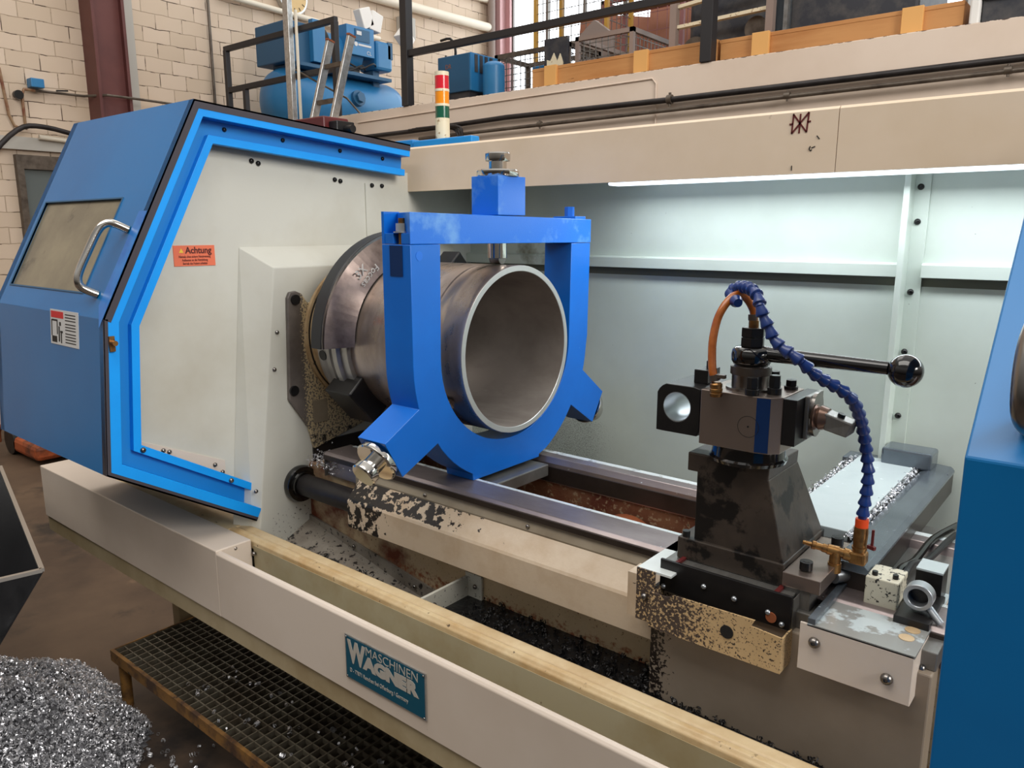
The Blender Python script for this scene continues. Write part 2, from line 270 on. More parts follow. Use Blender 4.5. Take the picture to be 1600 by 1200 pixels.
# ------------------------------------------------------------------ mesh helpers
class MB:
    def __init__(s): s.bm = bmesh.new()
    def face(s, pts):
        try: return s.bm.faces.new([s.bm.verts.new(p) for p in pts])
        except Exception: return None
    def hexa(s, p):  # 8 points: bottom loop 0-3, top loop 4-7
        v = [s.bm.verts.new(q) for q in p]
        for f in ((3, 2, 1, 0), (4, 5, 6, 7), (0, 1, 5, 4), (1, 2, 6, 5), (2, 3, 7, 6), (3, 0, 4, 7)):
            s.bm.faces.new([v[i] for i in f])
        return s
    def box(s, x0, x1, y0, y1, z0, z1):
        x0, x1 = sorted((x0, x1)); y0, y1 = sorted((y0, y1)); z0, z1 = sorted((z0, z1))
        return s.hexa([(x0, y0, z0), (x1, y0, z0), (x1, y1, z0), (x0, y1, z0), (x0, y0, z1), (x1, y0, z1), (x1, y1, z1), (x0, y1, z1)])
    def prism(s, poly, ax, a0, a1):
        def P(p, a):
            return {'x': (a, p[0], p[1]), 'y': (p[0], a, p[1]), 'z': (p[0], p[1], a)}[ax]
        A = [s.bm.verts.new(P(p, a0)) for p in poly]; B = [s.bm.verts.new(P(p, a1)) for p in poly]
        n = len(poly)
        s.bm.faces.new(A[::-1]); s.bm.faces.new(B)
        for i in range(n):
            j = (i + 1) % n; s.bm.faces.new([A[i], A[j], B[j], B[i]])
        return s
    def holed(s, outer, inner, ax, a0, a1):  # two rings with equal counts
        def P(p, a):
            return {'x': (a, p[0], p[1]), 'y': (p[0], a, p[1]), 'z': (p[0], p[1], a)}[ax]
        R = [[s.bm.verts.new(P(p, a)) for p in ring] for a in (a0, a1) for ring in (outer, inner)]
        n = len(outer)
        for i in range(n):
            j = (i + 1) % n
            s.bm.faces.new([R[0][i], R[0][j], R[1][j], R[1][i]]); s.bm.faces.new([R[2][i], R[3][i], R[3][j], R[2][j]])
            s.bm.faces.new([R[0][i], R[2][i], R[2][j], R[0][j]]); s.bm.faces.new([R[1][i], R[1][j], R[3][j], R[3][i]])
        return s
    def strip(s, path, w0, w1, ax, a0, a1, side=1):
        """band along an open (u,v) polyline between two inward offsets, extruded along ax"""
        o0 = offset(path, w0 * side); o1 = offset(path, w1 * side)
        return s.prism(o0 + o1[::-1], ax, a0, a1)
    def cyl(s, p0, p1, r0, r1=None, n=24, caps=True):
        return s.lathe(p0, p1, [(0, r0), (1, r0 if r1 is None else r1)], n, caps, norm=True)
    def lathe(s, p0, p1, prof, n=32, caps=True, norm=False):
        p0 = Vector(p0); p1 = Vector(p1); d = p1 - p0; ln = d.length; d.normalize()
        u = d.orthogonal().normalized(); w = d.cross(u)
        rings = []
        for t, r in prof:
            c = p0 + d * (t * ln if norm else t)
            rings.append([s.bm.verts.new(c + u * (r * math.cos(2 * PI * k / n)) + w * (r * math.sin(2 * PI * k / n))) for k in range(n)])
        for a, b in zip(rings, rings[1:]):
            for k in range(n):
                s.bm.faces.new([a[k], a[(k + 1) % n], b[(k + 1) % n], b[k]])
        if caps: s.bm.faces.new(rings[0][::-1]); s.bm.faces.new(rings[-1])
        return s
    def tube(s, pts, r, n=10, caps=True, smooth=3):
        P = catmull([Vector(p) for p in pts], smooth) if smooth > 1 else [Vector(p) for p in pts]
        rings = []; t = (P[1] - P[0]).normalized(); u = t.orthogonal().normalized()
        for i, p in enumerate(P):
            t = (P[min(i + 1, len(P) - 1)] - P[max(i - 1, 0)]).normalized()
            u = (u - t * u.dot(t)).normalized(); w = t.cross(u)
            rr = r(i / (len(P) - 1)) if callable(r) else r
            rings.append([s.bm.verts.new(p + u * (rr * math.cos(2 * PI * k / n)) + w * (rr * math.sin(2 * PI * k / n))) for k in range(n)])
        for a, b in zip(rings, rings[1:]):
            for k in range(n): s.bm.faces.new([a[k], a[(k + 1) % n], b[(k + 1) % n], b[k]])
        if caps: s.bm.faces.new(rings[0][::-1]); s.bm.faces.new(rings[-1])
        return s
    def bar(s, p0, p1, w, h=None, up=(0, 0, 1)):
        p0 = Vector(p0); p1 = Vector(p1); h = h or w; d = (p1 - p0).normalized(); up = Vector(up)
        if abs(d.dot(up)) > 0.95: up = Vector((1, 0, 0))
        a = d.cross(up).normalized(); b = a.cross(d).normalized()
        q = []
        for p in (p0, p1):
            for sa, sb in ((-1, -1), (1, -1), (1, 1), (-1, 1)): q.append(p + a * sa * w / 2 + b * sb * h / 2)
        return s.hexa(q)
    def ball(s, c, r, sz=1, n=20):
        bmesh.ops.create_uvsphere(s.bm, u_segments=n, v_segments=n // 2, radius=r, matrix=Matrix.Translation(c) @ Matrix.Diagonal((1, 1, sz, 1)))
        return s
    def build(s, name, m, parent=None, bevel=0, smooth=None, loc=None, tagd=None):
        bmesh.ops.recalc_face_normals(s.bm, faces=s.bm.faces[:])
        base = parent_world(parent) if parent else None
        if base is None:
            vs = [v.co for v in s.bm.verts]
            base = Vector(loc) if loc else Vector(((min(v.x for v in vs) + max(v.x for v in vs)) / 2, (min(v.y for v in vs) + max(v.y for v in vs)) / 2, min(v.z for v in vs)))
        bmesh.ops.translate(s.bm, verts=s.bm.verts[:], vec=-base)
        me = bpy.data.meshes.new(name); s.bm.to_mesh(me); s.bm.free()
        me.materials.append(M[m] if isinstance(m, str) else m)
        o = bpy.data.objects.new(name, me); COL.objects.link(o)
        if parent: o.parent = parent
        else: o.location = base
        if smooth:
            me.shade_smooth(); me.set_sharp_from_angle(angle=math.radians(smooth))
        if bevel:
            b = o.modifiers.new('bevel', 'BEVEL'); b.width = bevel; b.segments = 2; b.limit_method = 'ANGLE'; b.angle_limit = math.radians(35)
        return o

def parent_world(p):
    v = Vector((0, 0, 0))
    while p: v += p.location; p = p.parent
    return v
def catmull(P, k):
    if len(P) < 3: return P
    out = []
    for i in range(len(P) - 1):
        a = P[max(i - 1, 0)]; b = P[i]; c = P[i + 1]; d = P[min(i + 2, len(P) - 1)]
        for j in range(k):
            t = j / k
            out.append(0.5 * ((2 * b) + (c - a) * t + (2 * a - 5 * b + 4 * c - d) * t * t + (3 * b - a - 3 * c + d) * t ** 3))
    out.append(P[-1]); return out
def offset(path, w):
    P = [Vector(p) for p in path]; out = []
    for i, p in enumerate(P):
        ns = []
        if i > 0: d = (P[i] - P[i - 1]).normalized(); ns.append(Vector((d.y, -d.x)))
        if i < len(P) - 1: d = (P[i + 1] - P[i]).normalized(); ns.append(Vector((d.y, -d.x)))
        if len(ns) == 1: out.append(tuple(p + ns[0] * w))
        else:
            b = (ns[0] + ns[1]).normalized(); out.append(tuple(p + b * (w / max(b.dot(ns[0]), 0.3))))
    return out
def tag(o, label, cat, group=None, kind=None):
    if label: o['label'] = label
    if cat: o['category'] = cat
    if group: o['group'] = group
    if kind: o['kind'] = kind
    return o
def thing(name, label, cat, loc, group=None):
    o = bpy.data.objects.new(name, None); COL.objects.link(o); o.location = loc; o.empty_display_size = 0.1
    return tag(o, label, cat, group)
def struct(o, label=None, cat=None): return tag(o, label, cat, kind='structure')
def text(s, size, org, xd, yd, m, name, parent, thick=0.0004, bold=0.0, sx=1.0, align='LEFT', shear=0.0):
    cu = bpy.data.curves.new('t', 'FONT'); cu.body = s; cu.size = size; cu.extrude = thick; cu.offset = bold; cu.align_x = align; cu.shear = shear
    cu.resolution_u = 3
    o = bpy.data.objects.new('t', cu); COL.objects.link(o)
    bpy.context.view_layer.update()
    me = bpy.data.meshes.new_from_object(o.evaluated_get(bpy.context.evaluated_depsgraph_get()))
    bpy.data.objects.remove(o)
    xd = Vector(xd).normalized(); yd = Vector(yd).normalized(); zd = xd.cross(yd)
    mt = Matrix(((xd.x * sx, yd.x, zd.x, org[0]), (xd.y * sx, yd.y, zd.y, org[1]), (xd.z * sx, yd.z, zd.z, org[2]), (0, 0, 0, 1)))
    me.transform(Matrix.Translation(-parent_world(parent)) @ mt)
    me.materials.clear(); me.materials.append(M[m])
    r = bpy.data.objects.new(name, me); COL.objects.link(r); r.parent = parent
    return r
def lettering(parts, name, parent):
    """join several text meshes into one part"""
    bm = bmesh.new()
    for o in parts:
        bm.from_mesh(o.data)
    me = bpy.data.meshes.new(name); bm.to_mesh(me); bm.free(); me.materials.append(parts[0].data.materials[0])
    for o in parts: bpy.data.objects.remove(o)
    r = bpy.data.objects.new(name, me); COL.objects.link(r); r.parent = parent
    return r
def screws(pts, normal, parent, r=0.006, m='steel', name='screw'):
    n = Vector(normal).normalized(); first = None
    for p in pts:
        if first is None:
            b = MB(); b.lathe((0, 0, 0), n, [(0, r), (r * 0.45, r * 0.92), (r * 0.8, r * 0.6), (r * 0.85, r * 0.35), (r * 0.5, r * 0.3), (r * 0.5, 0.0005)], 14)
            me_o = b.build(name, m, parent, smooth=40); base = parent_world(parent)
            me_o.data.transform(Matrix.Translation(base)); first = me_o; o = me_o
        else:
            o = first.copy(); COL.objects.link(o)
        o.location = Vector(p) - parent_world(parent)

# ------------------------------------------------------------------ hall
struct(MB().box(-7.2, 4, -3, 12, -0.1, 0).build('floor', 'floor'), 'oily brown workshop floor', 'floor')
struct(MB().box(-7.4, -7.2, -3, 8.5, 0, 6.5).build('wall_left', 'brick'), 'cream painted block wall at the left', 'wall')
struct(MB().box(-7.4, 2, 8.62, 8.8, 0, 3.2).box(-7.4, 2, 8.62, 8.8, 6.2, 6.6).box(-7.4, -7.2, 8.5, 8.62, 0, 6.5).build('wall_back', 'slab'), 'low wall under the big windows', 'wall')
wx = [-7.15, -5.3, -3.45, -1.6, 0.25]
for i in range(4):
    w = struct(MB().box(wx[i] + 0.04, wx[i + 1] - 0.04, 8.70, 8.71, 3.25, 6.15).build('window_%d' % (i + 1), 'window_glow'), 'tall bright window pane in the back wall', 'window')
    f = MB()
    for k in range(4):
        x = wx[i] + 0.04 + (wx[i + 1] - wx[i] - 0.08) * k / 3; f.box(x - 0.02, x + 0.02, 8.66, 8.695, 3.2, 6.2)
    for k in range(5):
        z = 3.25 + 2.9 * k / 4; f.box(wx[i], wx[i + 1], 8.66, 8.695, z - 0.02, z + 0.02)
    f.build('window_frame', 'wire', w)
# red column between wall and windows
struct(MB().box(-7.19, -7.02, 8.30, 8.34, 2.475, 6.4).box(-7.19, -7.02, 8.5, 8.54, 2.475, 6.4).box(-7.12, -7.09, 8.34, 8.5, 2.475, 6.4).build('trim_1', 'pink_col'), 'red corner column beside the windows', 'column')
# column on the left wall
struct(MB().box(-7.2, -7.03, 3.07, 3.30, 0, 6.4).box(-7.2, -6.98, 3.05, 3.075, 0, 6.4).box(-7.2, -6.98, 3.30, 3.325, 0, 6.4).build('trim_2', 'brown_steel'), 'oxide brown steel column on the block wall', 'column')
struct(MB().box(-7.2, -7.14, 3.36, 3.47, 0, 6.4).build('trim_3', 'grey_conduit'), 'pale grey vertical strip beside the brown column', 'trim')
struct(MB().box(-7.2, -7.15, 1.6, 3.02, 2.24, 2.34).build('trim_4', 'grey_conduit'), 'pale lintel above the low left window', 'trim')
w5 = struct(MB().box(-7.2, -7.18, 2.47, 3.0, 1.2, 2.09).build('window_5', 'film_box'), 'dark small window under the lintel', 'window')
MB().box(-7.2, -7.14, 2.42, 2.47, 1.15, 2.2).box(-7.2, -7.14, 2.47, 3.0, 2.09, 2.2).build('window_frame', 'conduit', w5)
# mezzanine
mz = struct(MB().box(-7.2, 2.0, 4.0, 8.6, 0.0, 2.475).build('mezzanine_slab', 'slab', bevel=0.004), 'cream painted mezzanine with a long front beam', 'mezzanine')

def conduit(name, label, pts, r, m, clamps=(), cat='pipe', n=12, smooth=1, group=None):
    b = MB().tube(pts, r, n, smooth=smooth)
    if not clamps:
        return tag(b.build(name, m, smooth=40), label, cat, group)
    t = thing(name, label, cat, pts[0], group); b.build('pipe', m, t, smooth=40)
    for c in clamps:
        MB().cyl((c[0] - 0.014, c[1], c[2]), (c[0] + 0.014, c[1], c[2]), r * 1.55, n=14).cyl((c[0], c[1], c[2] - r * 2.4), (c[0], c[1], c[2] + r * 2.2), r * 0.5, n=8).build('pipe_clamp', 'conduit', t, smooth=40)
    return t
conduit('cable_conduit', 'thick dark pipe along the mezzanine front, the upper of the two', [(-4.9, 3.97, 2.29), (-4.2, 3.965, 2.292), (-3.3, 3.965, 2.31), (-2.2, 3.965, 2.300), (-1.5, 3.965, 2.300), (0.8, 3.965, 2.305)], 0.016, 'tube_black', [(-2.14, 3.965, 2.302)])
conduit('air_pipe', 'thin steel pipe with clamps along the mezzanine front, the lower of the two', [(-4.1, 3.96, 2.235), (0.8, 3.96, 2.262)], 0.011, 'conduit', [(-3.03, 3.96, 2.245), (-1.49, 3.96, 2.254), (-0.56, 3.96, 2.259)])
conduit('signal_wire', 'thin cream wire stapled along the mezzanine front and dropping down', [(-4.8, 3.994, 2.405), (-3.9, 3.994, 2.415), (-3.2, 3.994, 2.424), (-2.27, 3.994, 2.43), (-2.245, 3.994, 2.40), (-2.24, 3.994, 2.15)], 0.0045, 'slab', n=6, cat='wire')
for i in range(3):
    dx = i * 0.05
    conduit('cable_loop', ['outer of the black cables looping down behind the signal tower', 'middle black cable looping down behind the signal tower', 'inner black cable looping down behind the signal tower'][i],
            [(-4.2 + dx, 3.955 - i * 0.012, 2.30), (-3.80 + dx, 3.945 - i * 0.016, 2.285), (-3.70 + dx * 0.6, 3.945 - i * 0.016, 2.21), (-3.66 + dx * 0.3, 3.945 - i * 0.016, 2.05)], 0.009, 'tube_black', cat='cable', n=8, smooth=4)

# railings
def railing(name, label, posts, z1, rails, x0, x1, y, ps=0.045, extra=None):
    t = thing(name, label, 'railing', (x0, y, 2.475))
    for x in posts: MB().box(x - ps / 2, x + ps / 2, y - ps / 2, y + ps / 2, 2.476, z1).build('post', 'dark_rail', t, bevel=0.003)
    for z in rails: MB().box(x0, x1, y - 0.02, y + 0.02, z - 0.022, z + 0.022).build('rail', 'dark_rail', t, bevel=0.003)
    return t
railing('mezzanine_railing', 'dark square-tube railing in front of the blue compressor', (-6.63, -5.09), 3.18, (3.19, 2.84), -6.65, -5.07, 4.04)
MB().box(-6.38, -6.34, 4.02, 4.06, 2.476, 2.82).build('post', 'dark_rail', bpy.data.objects['mezzanine_railing'])
railing('mezzanine_railing', 'long dark handrail between two tall posts above the crates', (-4.27, -1.955), 4.2, (2.83,), -4.27, 0.5, 4.02, ps=0.065)
# poles
tag(MB().box(-5.60, -5.53, 3.93, 3.975, 0.0, 4.4).build('aluminium_pole', 'alu', bevel=0.003), 'bright aluminium post rising in front of the compressor', 'post')
tag(MB().cyl((-5.44, 4.0 - 0.06, 0), (-5.44, 3.94, 3.3), 0.012).build('white_pipe', 'white_pipe', smooth=40), 'thin white vertical pipe right of the aluminium post', 'pipe')

# ladder
t = thing('ladder', 'worn aluminium ladder leaning against the mezzanine opening', 'ladder', (-5.28, 3.17, 0))
lb, lt_ = Vector((-5.28, 3.17, 0.0)), Vector((-4.95, 3.88, 2.985))
for dx in (0, 0.245):
    o_ = Vector((dx, 0, 0))
    MB().bar(lb + o_, lt_ + o_, 0.028, 0.06, up=(0, -1, 0.3)).build('side_rail', 'alu', t, bevel=0.003)
    MB().bar(lt_ + o_ + Vector((0, 0, 0.001)), lt_ + o_ + (lt_ - lb).normalized() * 0.014, 0.032, 0.064, up=(0, -1, 0.3)).build('end_cap', 'red_rust', t)
for k in range(11):
    f = (2.80 - k * 0.26) / 2.985
    p = lb.lerp(lt_, f)
    MB().bar(p, p + Vector((0.245, 0, 0)), 0.03, 0.03).build('rung', 'conduit', t)

# compressor
t = thing('air_compressor', 'blue screw compressor on a long horizontal tank by the block wall', 'compressor', (-6.5, 5.1, 2.475))
MB().lathe((-6.5, 4.35, 2.80), (-6.5, 5.95, 2.80), [(0, 0.02), (0.02, 0.14), (0.07, 0.24), (0.15, 0.29), (0.22, 0.305), (1.38, 0.305), (1.45, 0.29), (1.53, 0.24), (1.58, 0.14), (1.6, 0.02)], 40).build('tank', 'comp_blue', t, smooth=30)
MB().cyl((-6.21, 5.16, 2.86), (-6.165, 5.16, 2.87), 0.075).cyl((-6.165, 5.16, 2.87), (-6.13, 5.16, 2.875), 0.05, n=6).build('inspection_cover', 'comp_dark', t, smooth=30)
for y in (4.65, 5.65): MB().box(-6.72, -6.28, y - 0.05, y + 0.05, 2.476, 2.56).build('foot', 'comp_dark', t)
MB().box(-6.75, -6.25, 4.42, 4.80, 3.11, 3.46).build('inlet_housing', 'comp_dark', t, bevel=0.01)
MB().box(-6.25, -6.19, 4.66, 4.80, 3.13, 3.50).build('side_panel', 'comp_blue', t, bevel=0.004)
MB().box(-6.6, -6.18, 4.5, 5.6, 3.075, 3.105).build('deck', 'comp_dark', t)
MB().cyl((-6.42, 4.82, 3.30), (-6.42, 4.87, 3.30), 0.21).build('fan_ring', 'black', t, smooth=30)
MB().cyl((-6.42, 4.87, 3.30), (-6.42, 5.30, 3.30), 0.17).build('motor', 'comp_blue', t, smooth=30)
c = MB().box(-6.42, -6.2, 5.06, 5.40, 3.27, 3.535).build('control_box', 'comp_blue', t, bevel=0.004)
MB().box(-6.2, -6.192, 5.16, 5.34, 3.40, 3.51).build('display_panel', 'comp_dark', c)
MB().box(-6.192, -6.188, 5.175, 5.235, 3.455, 3.49).build('display', 'sticker_white', c)
text('CL', 0.05, (-6.197, 5.30, 3.29), (0, 1, 0), (0, 0, 1), 'sticker_white', 'lettering', c, sx=1)
MB().cyl((-6.2, 5.17, 3.37), (-6.196, 5.17, 3.37), 0.02, n=20).box(-6.2, -6.197, 5.20, 5.36, 3.36, 3.378).build('logo', 'sticker_white', c)
MB().box(-6.5, -6.22, 5.44, 5.66, 3.18, 3.46).build('belt_guard', 'comp_blue', t, bevel=0.03)
MB().box(-6.5, -6.22, 5.60, 5.66, 3.30, 3.46).box(-6.45, -6.3, 5.46, 5.54, 3.0, 3.18).build('guard_bracket', 'comp_dark', t)
MB().box(-6.55, -6.3, 5.0, 5.30, 3.11, 3.26).build('pump_block', 'black', t, bevel=0.02)
for y0, y1 in ((4.95, 3.16), (5.1, 3.2)): MB().tube([(-6.25, y0, y1), (-6.2, y0 + 0.12, y1 - 0.05), (-6.2, y0 + 0.28, y1 + 0.02), (-6.27, y0 + 0.38, y1)], 0.009, 8).build('hose', 'black', t, smooth=40)
tag(MB().tube([(-5.6, 3.985, 2.90), (-5.05, 4.1, 2.62), (-4.9, 4.12, 2.48)], 0.008, 8, smooth=1).build('air_hose', 'conduit', smooth=40), 'thin grey hose slanting across the compressor tank', 'hose')
for i, (y, z, a, lab) in enumerate(((5.32, 3.56, 0.4, 'crumpled white paper bag standing on the compressor control box'), (5.44, 3.545, -0.2, 'creased white sheet draped over the compressor control box edge'), (5.86, 3.47, 0.9, 'white cardboard flap leaning at the right end of the compressor'))):
    b = MB(); c, s_ = math.cos(a), math.sin(a); L_ = 0.16
    q = [(-6.3 + 0.1 * ex, y + (u * c - v * s_), z + 0.07 + (u * s_ + v * c)) for ex in (0, 1) for u, v in ((-0.07, -0.09), (0.07, -0.08), (0.08, 0.09), (-0.06, 0.1))]
    b.hexa(q); tag(b.build('paper_bag' if i < 2 else 'cardboard_flap', 'paper', bevel=0.008), lab, 'paper')
# dryer
t = thing('air_dryer', 'small blue box-shaped air dryer with dark louvres near the signal tower', 'dryer', (-4.05, 4.5, 2.475))
body = MB().box(-4.30, -3.98, 4.36, 4.66, 2.60, 2.86).build('body', 'comp_dark', t, bevel=0.006)
MB().box(-3.98, -3.965, 4.36, 4.66, 2.60, 2.86).build('end_panel', 'comp_blue', t, bevel=0.003)
lv = MB()
for k in range(4): lv.box(-3.965, -3.96, 4.40 + k * 0.055, 4.43 + k * 0.055, 2.73, 2.85)
lv.build('louvre', 'mach_dark', t); MB().box(-3.965, -3.962, 4.53, 4.62, 2.685, 2.70).build('name_strip', 'ink', t)
text('DR', 0.045, (-4.22, 4.358, 2.77), (1, 0, 0), (0, 0, 1), 'brown_board', 'lettering', t)
MB().box(-4.28, -4.0, 4.38, 4.64, 2.476, 2.60).build('base', 'mach_dark', t)
MB().tube([(-4.25, 4.5, 2.86), (-4.25, 4.5, 2.95), (-4.3, 4.5, 3.02), (-4.4, 4.5, 3.02)], 0.01, 8).build('hose', 'black', t, smooth=40)
tag(MB().cyl((-3.85, 4.48, 2.476), (-3.85, 4.48, 2.76), 0.08, n=28).ball((-3.85, 4.48, 2.76), 0.08, 0.5).build('pressure_vessel', 'comp_blue', smooth=40), 'small blue round vessel right behind the air dryer', 'tank')

# clock, junction box, wall pipes
t = thing('wall_clock', 'round tan wall clock on the block wall behind the post', 'clock', (-7.16, 5.15, 3.9))
MB().cyl((-7.2, 5.15, 3.95), (-7.13, 5.15, 3.95), 0.17, n=36).build('case', 'alu', t, smooth=30)
MB().cyl((-7.13, 5.15, 3.95), (-7.125, 5.15, 3.95), 0.15, n=36).build('dial', 'clock_face', t)
hm = MB()
for k in range(12):
    a = k * PI / 6; hm.bar((-7.122, 5.15 + 0.11 * math.cos(a), 3.95 + 0.11 * math.sin(a)), (-7.122, 5.15 + 0.14 * math.cos(a), 3.95 + 0.14 * math.sin(a)), 0.005)
hm.build('hour_mark', 'ink', t)
tag(MB().box(-7.2, -7.08, 6.62, 6.82, 3.82, 4.06).build('junction_box', 'grey_conduit', bevel=0.008), 'pale grey electrical box on the wall behind the tall post', 'junction box')
conduit('wall_pipe', 'fat cream pipe running high along the block wall', [(-7.12, 4.4, 4.14), (-7.12, 8.2, 4.22)], 0.055, 'white_pipe')
conduit('wall_pipe', 'slim cream pipe above the fat pipe on the block wall', [(-7.14, 6.2, 4.50), (-7.14, 8.25, 4.56)], 0.035, 'white_pipe')
conduit('wall_pipe', 'cream pipe passing behind the clock on the block wall', [(-7.14, 4.3, 3.80), (-7.14, 6.3, 3.75)], 0.028, 'white_pipe')
conduit('drop_pipe', 'dark vertical pipe at the window end of the block wall', [(-7.1, 8.22, 2.5), (-7.1, 8.22, 5.5)], 0.05, 'taupe_post')
conduit('thin_pipe', 'thin grey pipe dropping down the wall left of the dryer', [(-7.15, 7.4, 3.75), (-7.15, 7.4, 2.6)], 0.014, 'conduit')
conduit('thin_pipe', 'thin pipe with a valve dropping down the wall at the railing', [(-7.15, 4.2, 4.0), (-7.15, 4.2, 2.6)], 0.014, 'conduit', )
tag(MB().box(-7.2, -7.12, 6.85, 6.95, 2.6, 3.05).build('wall_bracket', 'comp_dark', bevel=0.004), 'narrow grey upright bracket against the wall right of the tank', 'bracket')
# compressed air branch at far left
t = thing('air_line', 'thin pipe line with a blue valve at the far left of the wall', 'pipe', (-7.15, 2.6, 2.4))
MB().tube([(-7.15, 2.62, 2.71), (-7.15, 3.0, 2.715), (-6.95, 3.1, 2.715), (-6.95, 3.35, 2.715), (-7.15, 4.6, 2.73)], 0.011, 8, smooth=1).build('pipe', 'conduit', t, smooth=40)
MB().tube([(-7.15, 2.62, 2.71), (-7.15, 2.54, 2.71), (-7.15, 2.52, 2.66), (-7.15, 2.52, 2.40), (-7.15, 2.44, 2.42), (-7.15, 2.41, 2.50), (-7.15, 2.38, 2.85)], 0.012, 8, smooth=1).build('drop_leg', 'tan_pipe', t, smooth=40)
MB().box(-7.19, -7.1, 2.58, 2.68, 2.73, 2.80).build('valve_body', 'comp_blue', t, bevel=0.006)
MB().cyl((-7.16, 2.49, 2.66), (-7.12, 2.49, 2.66), 0.035).build('gauge', 'black', t, smooth=30)
MB().bar((-7.12, 2.77, 2.725), (-7.12, 2.86, 2.735), 0.012).build('lever', 'black', t)
conduit('black_hose', 'black hose arching along the wall beside the blue guard', [(-6.9, 1.95, 1.7), (-6.95, 2.15, 2.10), (-7.0, 2.4, 2.37), (-7.05, 2.62, 2.42), (-7.1, 3.0, 2.36), (-7.1, 3.4, 2.30)], 0.02, 'tube_black', cat='hose', smooth=4)
conduit('short_pipe', 'short pale pipe stub under the black hose', [(-7.12, 2.6, 2.345), (-7.12, 3.3, 2.31)], 0.02, 'white_pipe')

# crates on the mezzanine
def crate(label, x0, x1, batt, ztop):
    t = thing('wooden_crate', label, 'crate', ((x0 + x1) / 2, 4.3, 2.476), 'wooden crates on the mezzanine edge')
    y0, y1 = 4.075, 4.6
    MB().box(x0, x1, y0, y0 + 0.02, 2.478, ztop - 0.016).build('front_board', 'wood', t, bevel=0.002)
    MB().box(x0, x1, y0 - 0.002, y0 + 0.03, ztop - 0.02, ztop).build('top_rail', 'wood', t, bevel=0.002)
    MB().box(x0, x1, y1, y1 + 0.02, 2.478, ztop).build('back_board', 'wood', t)
    for ex in (x0, x1 - 0.02): MB().box(ex, ex + 0.02, y0 + 0.02, y1, 2.478, ztop).build('end_board', 'wood', t)
    MB().box(x0, x1, y0 + 0.02, y1, 2.478, 2.49).build('bottom_board', 'wood', t)
    for bx in batt: MB().box(bx, bx + 0.09, y0 - 0.022, y0, 2.478, ztop + 0.004).build('batten', 'wood_pale', t, bevel=0.002)
crate('long pine crate at the left of the crate row beside the wire basket', -3.18, -1.93, (-3.07, -2.43), 2.60)
crate('long pine crate at the right of the crate row, right of the black post', -1.91, -0.77, (-1.73, -1.02), 2.592)
t = thing('foam_lined_box', 'dark grey box with a white foam edge at the top right', 'box', (-0.45, 4.3, 2.476))
MB().box(-0.70, 0.2, 4.08, 4.5, 2.478, 2.58).build('lower_panel', 'mach_dark', t); MB().box(-0.70, 0.2, 4.06, 4.5, 2.58, 2.9).build('upper_panel', 'gap', t, bevel=0.004)
MB().box(-0.745, -0.705, 4.05, 4.5, 2.478, 2.9).build('foam_edge', 'paper', t, bevel=0.008)

# wire cages, boards and racks on the mezzanine
def cage(name, label, x0, x1, y0, y1, z0, z1, frame, pitch=0.045, cat='cage', group=None, wire='wire', fr=0.03):
    t = thing(name, label, cat, ((x0 + x1) / 2, (y0 + y1) / 2, z0), group)
    for x in (x0, x1):
        for y in (y0, y1): MB().box(x - fr / 2, x + fr / 2, y - fr / 2, y + fr / 2, z0, z1).build('corner_post', frame, t)
    for z in (z0 + fr / 2, z1 - fr / 2):
        f = MB(); h_ = fr / 2
        f.holed([(x0 - h_, y0 - h_), (x1 + h_, y0 - h_), (x1 + h_, y1 + h_), (x0 - h_, y1 + h_)], [(x0 + h_, y0 + h_), (x1 - h_, y0 + h_), (x1 - h_, y1 - h_), (x0 + h_, y1 - h_)], 'z', z - h_, z + h_)
        f.build('frame_rail', frame, t)
    g = MB(); w = 0.0024
    k = x0
    while k < x1: g.box(k - w, k + w, y0 - w, y0 + w, z0, z1); k += pitch
    k = z0
    while k < z1: g.box(x0, x1, y0 - w, y0 + w, k - w, k + w).box(x1 - w, x1 + w, y0, y1, k - w, k + w); k += pitch * (1.6 if frame == 'red_frame' else 1)
    k = y0
    while k < y1: g.box(x1 - w, x1 + w, k - w, k + w, z0, z1); k += pitch
    g.build('wire_mesh', wire, t)
    return t
cage('wire_basket', 'low wire basket of blue things right of the air dryer', -4.02, -3.36, 4.72, 5.1, 2.476, 2.90, 'conduit', cat='basket')
tag(MB().box(-3.75, -3.52, 4.8, 5.05, 2.5, 2.80).build('blue_carton', 'comp_blue', bevel=0.01), 'blue carton standing inside the low wire basket', 'carton')
cage('pallet_cage', 'wire pallet cage with a dark steel frame behind the left crate', -3.30, -2.86, 4.75, 5.5, 2.476, 2.93, 'taupe_post', 0.05)
cage('pallet_cage', 'tall pallet cage with yellow posts in front of the windows', -4.1, -3.42, 5.3, 5.65, 2.476, 3.65, 'yellow_post', 0.07)
cage('pallet_cage', 'red framed wire cage behind the crates', -3.75, -3.02, 5.75, 6.1, 2.476, 3.45, 'red_frame', 0.085, wire='red_frame')
for i, (a, b_, c_, d_, lab) in enumerate((((-4.45), (-3.70), 6.3, 3.56, 'wide brown board leaning behind the yellow post cage'), (-3.66, -2.78, 6.25, 3.72, 'pinkish brown board standing behind the red cage'))):
    tag(MB().hexa([(a, c_, 2.476), (b_, c_, 2.476), (b_, c_ + 0.03, 2.476), (a, c_ + 0.03, 2.476), (a, c_ + 0.15, d_ + 0.05), (b_, c_ + 0.15, d_ - 0.1), (b_, c_ + 0.18, d_ - 0.1), (a, c_ + 0.18, d_ + 0.05)]).build('brown_board', 'brown_board'), lab, 'board')
t = thing('notice_board', 'dark upright panel with a torn pale poster left of the crates', 'board', (-3.42, 4.66, 2.476))
MB().box(-3.53, -3.33, 4.66, 4.69, 2.476, 2.93).build('panel', 'mach_dark', t)
